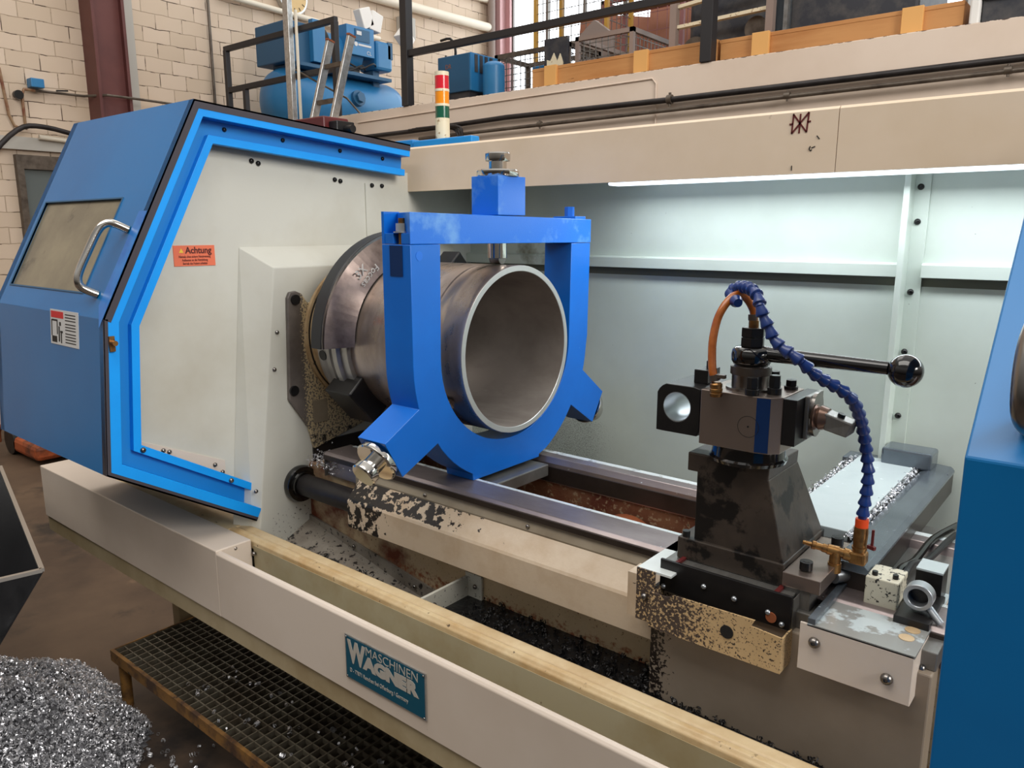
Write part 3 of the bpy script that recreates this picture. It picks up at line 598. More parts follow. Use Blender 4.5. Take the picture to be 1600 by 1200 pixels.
MB().prism([(-3.50, 2.60), (-3.36, 2.60), (-3.36, 2.76), (-3.385, 2.82), (-3.41, 2.77), (-3.44, 2.83), (-3.47, 2.78), (-3.50, 2.79)], 'y', 4.652, 4.66).build('torn_poster', 'ivory', t)
tag(MB().prism([(-3.62, 2.476), (-3.32, 2.476), (-3.32, 3.05), (-3.47, 3.16), (-3.62, 3.05)], 'y', 5.2, 5.26).build('gable_board', 'taupe_post'), 'pointed grey board rising behind the handrail', 'board')
t = thing('parts_rack', 'grey rack loaded with dark machine parts behind the right crate', 'rack', (-2.2, 5.0, 2.476))
for x in (-2.56, -1.93):
    MB().box(x, x + 0.045, 4.7, 4.745, 2.476, 3.5).build('upright', 'taupe_post', t)
for z, a in ((2.86, 0.02), (2.70, -0.04), (2.98, 0.05)):
    MB().hexa([(-2.52, 4.72, z), (-1.93, 4.72, z + a), (-1.93, 4.76, z + a), (-2.52, 4.76, z), (-2.52, 4.72, z + 0.02), (-1.93, 4.72, z + a + 0.02), (-1.93, 4.76, z + a + 0.02), (-2.52, 4.76, z + 0.02)]).build('shelf_slat', 'ivory', t)
MB().box(-2.5, -1.95, 4.85, 5.4, 2.62, 3.3).build('machine_block', 'mach_dark', t, bevel=0.03)
for fx, fz, fr_ in ((-2.42, 2.72, 0.09), (-2.02, 2.80, 0.07)): MB().cyl((fx, 4.78, fz), (fx, 4.85, fz), fr_).build('flywheel', 'conduit', t, smooth=30)
t = thing('machine_frame', 'dark machine frame with a bright steel edge above the right crate', 'machine', (-1.4, 5.0, 2.476))
MB().box(-1.86, -1.15, 4.9, 5.6, 2.476, 3.4).build('body', 'mach_dark', t, bevel=0.02)
MB().box(-1.885, -1.86, 4.86, 4.9, 2.476, 3.4).build('edge_strip', 'alu', t)
MB().bar((-1.84, 4.88, 2.72), (-1.25, 4.88, 2.56), 0.04).build('brace', 'conduit', t)

# ------------------------------------------------------------------ lathe
YC, ZC = 1.473, 1.308
XH = -1.80                      # headstock face
LT = thing('lathe', 'cream enamelled lathe with long bed, headstock, chip tray and rear splash panels', 'lathe', (-1.2, 1.5, 0))
B = lambda: MB()
# base and tray
B().box(-2.85, 0.6, 1.45, 1.95, 0.06, 0.62).build('base', 'oil_dark', LT, bevel=0.01)
for x in (-2.66, 0.3): B().box(x, x + 0.05, 1.24, 1.34, 0.0, 0.62).build('foot', 'tray_low', LT, bevel=0.004)
B().prism([(0.93, 0.625), (0.93, 0.806), (1.030, 0.806), (1.030, 0.625)], 'x', -2.87, -1.731).build('tray_end_box', 'tray', LT, bevel=0.003)
B().box(-2.87, -1.85, 1.03, 1.13, 0.625, 0.803).build('tray_end_box_rear', 'gutter', LT)
B().prism([(0.937, 0.572), (0.937, 0.627), (1.1, 0.627), (1.1, 0.572)], 'x', -2.87, 0.6).build('tray_lower_strip', 'tray_low', LT)
B().prism([(0.93, 0.627), (0.93, 0.797), (0.936, 0.803), (0.944, 0.803), (0.948, 0.797), (0.948, 0.627)], 'x', -1.731, 0.6).build('tray_front_panel', 'tray', LT, bevel=0.002)
B().prism([(0.948, 0.66), (1.045, 0.70), (1.045, 0.62), (0.948, 0.62)], 'x', -1.731, 0.6).build('tray_floor', 'gutter_face', LT)
B().prism([(1.035, 0.64), (1.035, 0.786), (1.05, 0.786), (1.05, 0.64)], 'x', -1.731, 0.6).build('gutter_face', 'gutter_face', LT)
B().prism([(1.036, 0.775), (1.036, 0.797), (1.040, 0.801), (1.044, 0.806), (1.054, 0.806), (1.058, 0.799), (1.060, 0.775)], 'x', -1.85, 0.6).build('outer_rail', 'gutter', LT, bevel=0.002)
B().prism([(1.060, 0.775), (1.061, 0.796), (1.066, 0.801), (1.086, 0.803), (1.094, 0.798), (1.096, 0.50), (1.088, 0.50), (1.088, 0.775)], 'x', -1.85, 0.6).build('inner_rail', 'gutter_dirty', LT, bevel=0.002)
B().box(-2.0, -1.178, 1.096, 1.27, 0.50, 0.53).build('sump', 'oil_dark', LT)
B().box(-1.174, 0.6, 1.096, 1.27, 0.50, 0.735).build('sump_trough', 'oil_dark', LT)
B().box(-1.85, 0.6, 1.0575, 1.0620, 0.7965, 0.7990).build('rail_groove', 'rust', LT)
# bed
B().box(-1.85, 0.6, 1.27, 1.345, 0.50, 0.945).build('bed_front_wall', 'rust_face', LT)
B().box(-1.85, 0.6, 1.605, 1.69, 0.50, 0.955).build('bed_rear_wall', 'rust', LT)
B().box(-1.85, 0.6, 1.345, 1.605, 0.50, 0.80).build('bed_floor', 'rust', LT)
B().lathe((-0.93, 1.60, 0.80), (-0.93, 1.40, 0.80), [(0, 0.10), (0.20, 0.10)], 28).build('casting_rib', 'red_rust', LT, smooth=30)
B().prism([(1.25, 0.978), (1.25, 0.994), (1.258, 1.0), (1.345, 1.0), (1.345, 0.93), (1.262, 0.93), (1.262, 0.975)], 'x', -1.70, 0.6).build('front_rail', 'rail', LT, bevel=0.0015)
B().box(-1.68, 0.6, 1.334, 1.3445, 1.0, 1.0006).build('rail_highlight', 'rail_bright', LT)  # thin strips here and below stand in for reflections on the rails
B().box(-1.68, 0.6, 1.640, 1.6585, 0.986, 1.0008).build('rail_highlight', 'rail_bright', LT)
B().box(-1.70, 0.6, 1.2475, 1.2499, 0.980, 0.992).build('rail_side', 'rail_dark', LT)
B().prism([(1.602, 0.93), (1.602, 0.985), (1.61, 1.0), (1.645, 1.0), (1.66, 0.985), (1.69, 0.985), (1.69, 0.93)], 'x', -1.76, 0.6).build('rear_rail', 'rail', LT, bevel=0.0015)
B().box(-1.70, 0.6, 1.598, 1.6015, 0.935, 0.975).build('rail_side', 'rail_dark', LT)
B().prism([(1.245, 0.90), (1.245, 0.957), (1.256, 0.977), (1.262, 0.977), (1.262, 0.90)], 'x', -1.56, -0.64).build('way_strip', 'strip', LT)
B().prism([(1.20, 0.836), (1.20, 0.908), (1.203, 0.914), (1.243, 0.955), (1.245, 0.950), (1.245, 0.836)], 'x', -1.543, -0.64).build('screw_cover', 'cover', LT, bevel=0.0015)
B().box(-0.672, -0.652, 1.155, 1.20, 0.90, 0.985).build('cover_end_plate', 'cover', LT)
B().cyl((XH, 1.235, 0.893), (-1.52, 1.235, 0.893), 0.031, n=32).build('feed_tube', 'tube_black', LT, smooth=40)
B().lathe((XH, 1.235, 0.893), (-1.7, 1.235, 0.893), [(0, 0.052), (0.012, 0.054), (0.02, 0.050), (0.021, 0.040), (0.03, 0.038)], 36).build('tube_flange', 'black_gloss', LT, smooth=40)
B().box(-1.70, -1.6995, 1.25, 1.345, 0.93, 1.0).build('rail_end', 'steel_grey', LT)
# chip guards in the trough
B().hexa([(-1.80, 1.11, 0.70), (-1.26, 1.11, 0.62), (-1.26, 1.268, 0.66), (-1.80, 1.268, 0.775), (-1.80, 1.11, 0.704), (-1.26, 1.11, 0.624), (-1.26, 1.268, 0.664), (-1.80, 1.268, 0.779)]).build('sloping_chip_plate', 'oily_plate', LT)
B().hexa([(-1.80, 1.262, 0.76), (-1.22, 1.262, 0.64), (-1.22, 1.268, 0.64), (-1.80, 1.268, 0.76), (-1.80, 1.262, 0.79), (-1.22, 1.262, 0.70), (-1.22, 1.268, 0.70), (-1.80, 1.268, 0.79)]).build('plate_flange', 'oily_plate', LT)
B().box(-1.182, -1.174, 1.098, 1.262, 0.60, 0.785).build('cross_bracket', 'head', LT, bevel=0.001)
B().box(-1.182, -1.13, 1.262, 1.269, 0.60, 0.795).build('bracket_flange', 'head', LT, bevel=0.001)
screws([(-1.13 - 0.02, 1.261, 0.765), (-1.15, 1.261, 0.725)], (0, -1, 0), LT, 0.006)
screws([(-1.173, 1.145, 0.755), (-1.173, 1.145, 0.715)], (1, 0, 0), LT, 0.008)
screws([(-1.60, 1.261, 0.745), (-1.36, 1.261, 0.70)], (0, -1, 0), LT, 0.006)
screws([(-1.30, 1.2475, 0.965), (-0.98, 1.2475, 0.965)], (0, -1, 0), LT, 0.005)
screws([(-1.735, 0.985, 0.795), (-1.722, 1.03, 0.768)], (1, 0, 0.2), LT, 0.006)

# headstock
hx = -1.87
HB = B()
HB.hexa([(hx, 1.04, 0.60), (hx, 1.95, 0.60), (hx, 1.95, 1.558), (hx, 1.135, 1.558),
         (XH, 1.075, 0.60), (XH, 1.90, 0.60), (XH, 1.90, 1.503), (XH, 1.193, 1.503)])
hs = HB.build('headstock', 'head', LT, bevel=0.003)
B().prism([(1.285, 0.60), (1.9, 0.60), (1.9, 1.0), (1.285, 1.0)], 'x', XH, XH + 0.006).build('headstock_lower_casting', 'tube_black', LT)
# worn casting plate round the spindle nose
pl = [(1.222, 1.42), (1.23, 1.436), (1.25, 1.438), (1.268, 1.43), (1.285, 1.405), (1.34, 1.40), (1.36, 1.42), (1.6, 1.42), (1.6, 1.06), (1.285, 0.985), (1.27, 1.05), (1.21, 1.14)]
B().prism(pl, 'x', XH, XH + 0.012).build('casting_plate', 'plate_worn', LT, bevel=0.003)
B().box(XH + 0.012, XH + 0.013, 1.285, 1.335, 1.06, 1.125).build('casting_pocket', 'strip', LT)
for y, z in ((1.245, 1.415), (1.225, 1.165)): B().cyl((XH + 0.012, y, z), (XH + 0.018, y, z), 0.014, n=20).build('bolt_head', 'black', LT, smooth=30)
B().lathe((XH + 0.012, YC, ZC), (-1.6, YC, ZC), [(0, 0.205), (0.01, 0.205), (0.012, 0.196), (0.02, 0.196), (0.022, 0.192), (0.078, 0.190)], 64).build('spindle_flange', 'tan_flange', LT, smooth=30)
B().lathe((XH + 0.020, YC, ZC), (-1.6, YC, ZC), [(0, 0.1985), (0.008, 0.1985)], 64).build('flange_seal', 'black', LT, smooth=30)
screws([(XH + 0.001, 1.115, 1.33), (XH + 0.001, 1.19, 1.33), (XH + 0.001, 1.175, 1.23), (XH + 0.001, 1.24, 1.42), (XH + 0.001, 1.27, 1.06), (XH + 0.001, 1.095, 0.905)][1:], (1, 0, 0), LT, 0.006)
# inner wall behind the guard
wp = [(0.76, 1.06), (0.77, 1.40), (1.02, 1.88), (1.66, 1.84), (1.66, 0.80), (1.10, 0.80), (1.10, 0.86)]
B().prism(wp, 'x', hx - 0.02, hx).build('headstock_end_wall', 'head', LT)
B().box(hx - 0.004, hx + 0.004, 1.572, 1.58, 1.50, 1.74).build('wall_seam', 'head', LT)
B().hexa([(hx, 0.81, 1.06), (hx, 1.05, 0.945), (hx, 1.05, 0.99), (hx, 0.81, 1.10), (hx + .003, 0.81, 1.06), (hx + .003, 1.05, 0.945), (hx + .003, 1.05, 0.99), (hx + .003, 0.81, 1.10)]).build('wall_lower_strip', 'tray', LT)
screws([(hx + 0.004, 0.885, 1.055), (hx + 0.004, 0.90, 1.048), (hx + 0.004, 1.02, 0.985), (hx + 0.004, 1.04, 0.96)], (1, 0, 0), LT, 0.006)
screws([(hx + 0.001, 1.19, 1.78), (hx + 0.001, 1.21, 1.775), (hx + 0.001, 1.46, 1.745), (hx + 0.001, 1.48, 1.742), (hx + 0.001, 1.60, 1.735), (hx + 0.001, 1.64, 1.735)], (1, 0, 0), LT, 0.007, 'black')
# warning sign
sg = B().box(hx, hx + 0.002, 0.956, 1.066, 1.512, 1.563).build('warning_sign', 'sign_orange', LT)
sg['label'] = 'orange Achtung warning sign with yellow triangle'
X = hx + 0.0024
ts = [text('Achtung', 0.0225, (X, 0.987, 1.5435), (0, 1, 0), (0, 0, 1), 'sign_text', 't', sg, 0.0002, 0.0006, sx=0.92)]
for i, ln in enumerate(('Niemals ohne sichere Netztrennung', 'Aufbauten an die Netzleitung', 'Betrieb des Futters arbeiten')):
    ts.append(text(ln, 0.0085, (X, 1.011, 1.5325 - i * 0.0085), (0, 1, 0), (0, 0, 1), 'sign_text', 't', sg, 0.0002, 0.0001, sx=0.68, align='CENTER'))
lettering(ts, 'lettering', sg)
B().prism([(0.970, 1.545), (0.982, 1.545), (0.976, 1.556)], 'x', X, X + 0.0004).build('warning_triangle', 'sign_yellow', sg)
# spindle-side corner column, rear panels, ledge, post
B().box(hx - 0.03, hx, 1.66, 2.06, 0.60, 1.78).build('corner_column', 'head', LT)
B().box(-1.90, 0.6, 2.045, 2.06, 0.60, 1.468).build('lower_rear_panel', 'panel', LT)
B().box(-1.90, 0.6, 2.045, 2.06, 1.49, 1.85).build('upper_rear_panel', 'panel', LT)
B().box(-1.90, 0.6, 2.048, 2.075, 1.45, 1.50).build('panel_gap', 'gap', LT)
B().prism([(2.022, 1.490), (2.022, 1.520), (2.030, 1.524), (2.045, 1.524), (2.045, 1.490)], 'x', -1.87, -0.462).build('panel_ledge', 'panel', LT, bevel=0.001)
B().prism([(2.022, 1.490), (2.022, 1.520), (2.030, 1.524), (2.045, 1.524), (2.045, 1.490)], 'x', -0.415, 0.6).build('panel_ledge', 'panel', LT, bevel=0.001)
B().box(-0.462, -0.448, 1.992, 2.045, 0.99, 1.76).build('panel_post', 'panel', LT, bevel=0.0015)
B().box(-0.448, -0.415, 2.038, 2.0449, 0.99, 1.76).build('post_flange', 'panel', LT)
screws([(-0.436, 2.037, z) for z in (1.70, 1.62, 1.455, 1.31, 1.15, 1.06)], (0.5, -1, 0), LT, 0.0075, 'black')
# top beam
tb = B().prism([(1.75, 1.722), (1.75, 1.852), (1.756, 1.858), (2.12, 1.858), (2.12, 1.85), (1.765, 1.85), (1.765, 1.722)], 'x', -1.97, -0.5455).build('top_beam', 'cream_beam', LT)
B().prism([(1.75, 1.722), (1.75, 1.852), (1.756, 1.858), (2.12, 1.858), (2.12, 1.85), (1.765, 1.85), (1.765, 1.722)], 'x', -0.544, 0.6).build('top_beam_cover', 'cream_beam', LT)
B().box(-1.9, 0.6, 1.765, 2.045, 1.79, 1.80).build('roof_liner', 'panel', LT)
# painted mark on the beam
mk = B()
bx, bz = -0.626, 1.828
def mbar(a, b_, w=0.0035): mk.bar((bx + a[0], 1.7488, bz + a[1]), (bx + b_[0], 1.7488, bz + b_[1]), 0.0015, w, up=(0, -1, 0) if False else (0, 0, 1))
def mline(a, b_, w=0.0034):
    A_ = Vector((bx + a[0], 0, bz + a[1])); C_ = Vector((bx + b_[0], 0, bz + b_[1])); d = (C_ - A_).normalized(); n = Vector((-d.z, 0, d.x)) * w / 2
    mk.hexa([(p.x, y, p.z) for y in (1.7488, 1.7499) for p in (A_ - n, C_ - n, C_ + n, A_ + n)])
for a, b_ in (((-0.015, 0.021), (-0.017, -0.02)), ((-0.016, 0.021), (0.015, -0.019)), ((-0.017, -0.02), (0.018, 0.022)), ((0.018, 0.022), (0.015, -0.019)), ((0.0, 0.020), (-0.001, -0.020)), ((-0.023, 0.0), (-0.015, 0.0)), ((0.016, 0.002), (0.023, 0.003))): mline(a, b_)
mk.build('painted_mark', 'maroon', LT)
mk = B()
for a, b_ in (((0.026, -0.049), (0.023, -0.055)), ((0.023, -0.055), (0.027, -0.059)), ((0.027, -0.059), (0.029, -0.056)), ((0.028, -0.053), (0.036, -0.050)), ((0.038, -0.028), (0.044, -0.035)), ((-0.012, -0.098), (-0.012, -0.088))): mline(a, b_, 0.0018)
mk.build('scribble', 'ink', LT)
# lamp under the beam
lp = B().box(-1.19, 0.55, 1.86, 1.93, 1.745, 1.775).build('lamp_housing', 'white_plate', LT, bevel=0.002)
B().box(-1.19, 0.55, 1.868, 1.922, 1.722, 1.745).build('lamp_diffuser', 'lamp_tube', lp, bevel=0.004)
al = area_light('machine_lamp_glow', (-0.32, 1.895, 1.715), (-0.32, 1.80, 1.0), 1.7, 0.06, 6.5, (0.88, 0.95, 1.0))
al.data.shape = 'RECTANGLE'
# nameplate
npl = B().box(-1.220, -0.977, 0.9270, 0.9299, 0.663, 0.764).build('nameplate', 'alu', LT)
npl['label'] = 'teal Maschinen Wagner nameplate on the tray front'
B().box(-1.217, -0.980, 0.9264, 0.9272, 0.666, 0.761).build('plate_field', 'teal_plate', npl)
Y = 0.9262
ts = [text('W', 0.066, (-1.208, Y, 0.7070), (1, 0, 0), (0, 0, 1), 'plate_letters', 't', npl, 0.0003, 0.0034, sx=0.74),
      text('AGNER', 0.038, (-1.158, Y, 0.7070), (1, 0, 0), (0, 0, 1), 'plate_letters', 't', npl, 0.0003, 0.0028, sx=1.25),
      text('MASCHINEN', 0.0275, (-1.154, Y, 0.7385), (1, 0, 0), (0, 0, 1), 'plate_letters', 't', npl, 0.0002, -0.0001, sx=1.02),
      text('D - 77871 Renchen bei Offenburg / Germany', 0.0132, (-1.206, Y, 0.6815), (1, 0, 0), (0, 0, 1), 'plate_letters', 't', npl, 0.0002, 0.0001, sx=0.74)]
lettering(ts, 'lettering', npl)
screws([(-1.215, 0.9262, 0.759), (-1.215, 0.9262, 0.668), (-0.982, 0.9262, 0.759), (-0.982, 0.9262, 0.668)], (0, -1, 0), npl, 0.0022, name='rivet')
# oily chips lying in the trough
def curls(name, n, pos, m, rr=(0.003, 0.009), parent=None, w=0.0014, turns=(0.6, 2.2)):
    bm = bmesh.new()
    for _ in range(n):
        p, k = pos(); p = Vector(p)
        r = random.uniform(*rr) * k; tn = random.uniform(*turns); pitch = random.uniform(0.4, 2.5) * r
        ax = Vector((random.gauss(0, 1), random.gauss(0, 1), random.gauss(0, 0.6))).normalized(); u = ax.orthogonal().normalized(); v = ax.cross(u)
        seg = max(4, int(6 * tn)); prev = None; ph = random.uniform(0, 6.28)
        for i in range(seg + 1):
            a = ph + 2 * PI * tn * i / seg; c = p + (u * math.cos(a) + v * math.sin(a)) * r + ax * pitch * i / seg
            q = [bm.verts.new(c - ax * w * k), bm.verts.new(c + ax * w * k)]
            if prev: bm.faces.new([prev[0], q[0], q[1], prev[1]])
            prev = q
    me = bpy.data.meshes.new(name); 
    base = parent_world(parent) if parent else None
    if base is None:
        base = Vector((sum(v.co.x for v in bm.verts) / len(bm.verts), sum(v.co.y for v in bm.verts) / len(bm.verts), min(v.co.z for v in bm.verts)))
    bmesh.ops.translate(bm, verts=bm.verts[:], vec=-base)
    bm.to_mesh(me); bm.free(); me.materials.append(M[m])
    o = bpy.data.objects.new(name, me); COL.objects.link(o)
    if parent: o.parent = parent
    else: o.location = base
    return o
def p_tr():
    x = random.uniform(-1.12, 0.1); return (x, random.uniform(1.10, 1.265), 0.737 + random.random() * 0.010), 1
tag(curls('trough_chips', 1300, p_tr, 'chip_dark', (0.002, 0.006)), 'fine dark steel chips lying in the trough below the bed', 'chips', kind='stuff')
def p_sl():
    f = random.betavariate(2.2, 1.6); x = -1.72 + 0.45 * f; y = 1.14 + 0.10 * random.betavariate(2, 2)
    return (x, y, 0.70 - 0.08 * (x + 1.80) / 0.54 + (y - 1.11) * 0.30 + 0.006 + random.random() * 0.006), 1
tag(curls('plate_chips', 1100, p_sl, 'black', (0.002, 0.006)), 'black oily chips on the sloping plate below the feed tube', 'chips', kind='stuff')
def p_hd():
    return (-1.70 + random.gauss(0, 0.035), 1.275 + random.gauss(0, 0.018), 0.95 + abs(random.gauss(0, 0.016))), 1
tag(curls('bed_chips', 500, p_hd, 'chip', (0.0012, 0.0032), w=0.0007), 'clump of glittering chips at the headstock end of the bed', 'chips', kind='stuff')

# ------------------------------------------------------------------ sliding guards
def guard(name, label, x0, x1, prof, back, bottom, frame=True, side=1):
    t = thing(name, label, 'machine guard', ((x0 + x1) / 2, 1.2, 0.8))
    # prof runs front-bottom -> knee -> top ridge -> back
    sh = MB().strip(prof, 0, 0.006, 'x', x0, x1)
    o = sh.build('shell', 'blue_hood', t, bevel=0.001)
    return t
K1 = [(1.092, 0.820), (0.717, 1.043), (0.745, 1.404), (1.003, 1.906), (1.70, 1.858)]
G = thing('sliding_guard', 'large blue sheet-metal guard hood over the headstock with a window and handle', 'machine guard', (-2.14, 1.2, 0.8))
gx0, gx1 = -2.48, -1.80
# shell pieces keep the window hole open
B().strip(K1, 0, 0.004, 'x', gx0, gx0 + 0.03).build('rear_edge', 'blue_hood', G)
B().prism(offset(K1[0:2], 0) + offset(K1[0:2], 0.004)[::-1], 'x', gx0, gx1).build('bottom_sheet', 'blue_hood', G)
B().prism(offset(K1[1:3], 0) + offset(K1[1:3], 0.004)[::-1], 'x', gx0, gx1).build('front_sheet', 'blue_hood', G, bevel=0.001)
B().prism(offset(K1[3:5], 0) + offset(K1[3:5], 0.004)[::-1], 'x', gx0, gx1).build('top_sheet', 'blue_hood', G)
kv = Vector((0, 0.745, 1.404)); av = Vector((0, 1.003, 1.906)); sd = (av - kv).normalized(); sn = Vector((0, -sd.z, sd.y)); SL = (av - kv).length
def onsl(x, s, h=0): return tuple(kv + sd * s + sn * h + Vector((x, 0, 0)))
s0, s1, xa, xb = 0.058, 0.305, -2.425, -1.955
sb = B()
for (a0, a1, b0, b1) in ((gx0, xa, 0, SL), (xb, gx1, 0, SL), (xa, xb, 0, s0), (xa, xb, s1, SL)):
    sb.hexa([onsl(a0, b0, -0.004), onsl(a1, b0, -0.004), onsl(a1, b1, -0.004), onsl(a0, b1, -0.004), onsl(a0, b0), onsl(a1, b0), onsl(a1, b1), onsl(a0, b1)])
sb.build('sloping_sheet', 'blue_hood', G)
B().hexa([onsl(xa, s0, -0.010), onsl(xb, s0, -0.010), onsl(xb, s1, -0.010), onsl(xa, s1, -0.010), onsl(xa, s0, -0.005), onsl(xb, s0, -0.005), onsl(xb, s1, -0.005), onsl(xa, s1, -0.005)]).build('window_pane', 'glass_dirty', G)
wf = B()
for (a0, a1, b0, b1) in ((xa - 0.004, xb + 0.004, s0 - 0.004, s0), (xa - 0.004, xb + 0.004, s1, s1 + 0.004), (xa - 0.004, xa, s0, s1), (xb, xb + 0.004, s0, s1)):
    wf.hexa([onsl(a0, b0, -0.01), onsl(a1, b0, -0.01), onsl(a1, b1, -0.01), onsl(a0, b1, -0.01), onsl(a0, b0, 0.002), onsl(a1, b0, 0.002), onsl(a1, b1, 0.002), onsl(a0, b1, 0.002)])
wf.build('window_trim', 'comp_dark', G)
hd = B().tube([onsl(-1.855, 0.222, 0), onsl(-1.868, 0.222, 0.032), onsl(-1.876, 0.212, 0.046), onsl(-1.880, 0.19, 0.052), onsl(-1.883, 0.14, 0.053), onsl(-1.886, 0.09, 0.052), onsl(-1.886, 0.068, 0.046), onsl(-1.884, 0.058, 0.032), onsl(-1.875, 0.056, 0.0)], 0.0095, 16, smooth=4).build('handle', 'chrome', G, smooth=50)
hd['label'] = 'chrome pull handle'
# worn film along the edge
B().hexa([onsl(-1.846, 0.03, 0.0005), onsl(-1.801, -0.02, 0.0005), onsl(-1.801, 0.27, 0.0005), onsl(-1.84, 0.27, 0.0005), onsl(-1.846, 0.03, 0.001), onsl(-1.801, -0.02, 0.001), onsl(-1.801, 0.27, 0.001), onsl(-1.84, 0.27, 0.001)]).build('edge_film', 'film', G)
# sticker
st = B().prism([(-2.094, 1.325), (-1.93, 1.325), (-1.93, 1.41), (-2.094, 1.41)], 'y', 0.7355, 0.7368).build('warning_sticker', 'sticker_white', G)
def fy(z): return 0.717 + (z - 1.043) / 0.361 * 0.028
st.data.clear_geometry(); bmt = bmesh.new()
def slab_on_front(bm, xa_, xb_, za, zb, h, h2):
    v = [bm.verts.new(Vector((x, fy(z) - hh, z)) - parent_world(G)) for hh in (h, h2) for x, z in ((xa_, za), (xb_, za), (xb_, zb), (xa_, zb))]
    for f in ((3, 2, 1, 0), (4, 5, 6, 7), (0, 1, 5, 4), (1, 2, 6, 5), (2, 3, 7, 6), (3, 0, 4, 7)): bm.faces.new([v[i] for i in f])
def front_part(name, rects, m, h, h2, parent):
    bm = bmesh.new()
    for r_ in rects: slab_on_front(bm, *r_, h, h2)
    bmesh.ops.recalc_face_normals(bm, faces=bm.faces[:]); me = bpy.data.meshes.new(name); bm.to_mesh(me); bm.free(); me.materials.append(M[m])
    o = bpy.data.objects.new(name, me); COL.objects.link(o); o.parent = parent; return o
bpy.data.objects.remove(st)
st = front_part('warning_sticker', [(-2.094, -1.93, 1.325, 1.410)], 'sticker_white', 0, 0.001, G)
st['label'] = 'white and red crush warning sticker'
front_part('red_header', [(-2.089, -2.015, 1.390, 1.406)], 'sticker_red', 0.001, 0.0014, st)
front_part('text_lines', [(-2.005, -1.945, z, z + 0.0022) for z in (1.400, 1.393, 1.386, 1.377, 1.370, 1.363, 1.354, 1.347, 1.340, 1.333)], 'ink', 0.001, 0.0014, st)
front_part('pictogram', [(-2.085, -2.055, 1.330, 1.345), (-2.088, -2.083, 1.345, 1.385), (-2.083, -2.05, 1.382, 1.386), (-2.055, -2.050, 1.35, 1.386), (-2.045, -2.038, 1.333, 1.37), (-2.035, -2.020, 1.355, 1.36), (-2.04, -2.03, 1.372, 1.381), (-2.032, -2.026, 1.330, 1.356)], 'ink', 0.001, 0.0014, st)
# end frame of the guard facing the chuck
B().strip(K1[0:3], 0.0, 0.011, 'x', gx1 - 0.02, gx1).strip(K1[2:5], 0.0, 0.019, 'x', gx1 - 0.02, gx1).build('seal_strip', 'edge_dark', G)
P1 = offset(K1, 0.0)
B().strip(P1, 0.0105, 0.036, 'x', gx1 - 0.010, gx1 - 0.001).build('outer_frame', 'azure', G, bevel=0.0008)
B().strip(P1, 0.033, 0.036, 'x', gx1 - 0.040, gx1 - 0.010).build('frame_return', 'azure_side', G)
B().strip(P1, 0.033, 0.092, 'x', gx1 - 0.046, gx1 - 0.040).build('channel_floor', 'azure_side', G)
B().strip(P1, 0.073, 0.092, 'x', gx1 - 0.040, gx1 - 0.022).build('inner_frame', 'azure', G, bevel=0.0008)
screws([(gx1 - 0.0395, 1.10, 1.848), (gx1 - 0.0395, 1.27, 1.837), (gx1 - 0.0395, 1.46, 1.824), (gx1 - 0.0395, 1.62, 1.813)], (1, 0, 0), G, 0.006, 'black')
screws([(gx1 - 0.0215, 0.815, 1.080), (gx1 - 0.0215, 1.038, 0.946)], (1, 0, 0), G, 0.007)
B().box(gx1, gx1 + 0.006, 0.752, 0.764, 1.33, 1.365).build('latch_plate', 'brass', G)
B().cyl((gx1 + 0.006, 0.758, 1.35), (gx1 + 0.022, 0.758, 1.35), 0.006).build('latch_pin', 'brass', G, smooth=30)
# back bracket of the guard and the switch on top
tag(B().box(-1.99, -1.72, 1.89, 1.93, 1.868, 1.898).box(-2.20, -2.00, 1.90, 1.96, 1.868, 1.905).build('guard_track', 'azure_side', bevel=0.004), 'bright blue bracket lying on the beam left of the signal tower', 'bracket')
t = thing('limit_switch', 'dark red switch box with black plug on top of the blue guard', 'switch', (-2.06, 1.60, 1.87))
B().box(-2.20, -2.04, 1.56, 1.66, 1.873, 1.95).build('housing', 'maroon', t, bevel=0.005)
B().box(-2.04, -2.00, 1.58, 1.65, 1.885, 1.935).build('plug', 'black', t, bevel=0.003)
B().cyl((-2.00, 1.615, 1.91), (-1.965, 1.615, 1.91), 0.012, n=16).build('cable_gland', 'black', t, smooth=30)
B().box(-2.201, -2.10, 1.5595, 1.56, 1.90, 1.93).build('type_label', 'ivory', t)

# right-hand sliding door
D = thing('sliding_door', 'large blue sliding guard door at the right edge', 'machine guard', (0.2, 0.8, 0.8))
K2 = [(0.95, 0.78), (0.765, 0.80), (0.745, 1.407), (1.10, 1.80), (1.7, 1.79)]
B().strip(K2, 0, 0.022, 'x', -0.1035, 0.62).build('door_sheet', 'blue_hood', D, bevel=0.002)
h2 = B().tube([(-0.062, 0.80, 1.52), (-0.064, 0.765, 1.525), (-0.066, 0.745, 1.51), (-0.066, 0.735, 1.485), (-0.064, 0.735, 1.455), (-0.060, 0.755, 1.44), (-0.058, 0.78, 1.437)], 0.010, 16, smooth=4).build('handle', 'steel', D, smooth=50)
h2['label'] = 'steel tube handle'

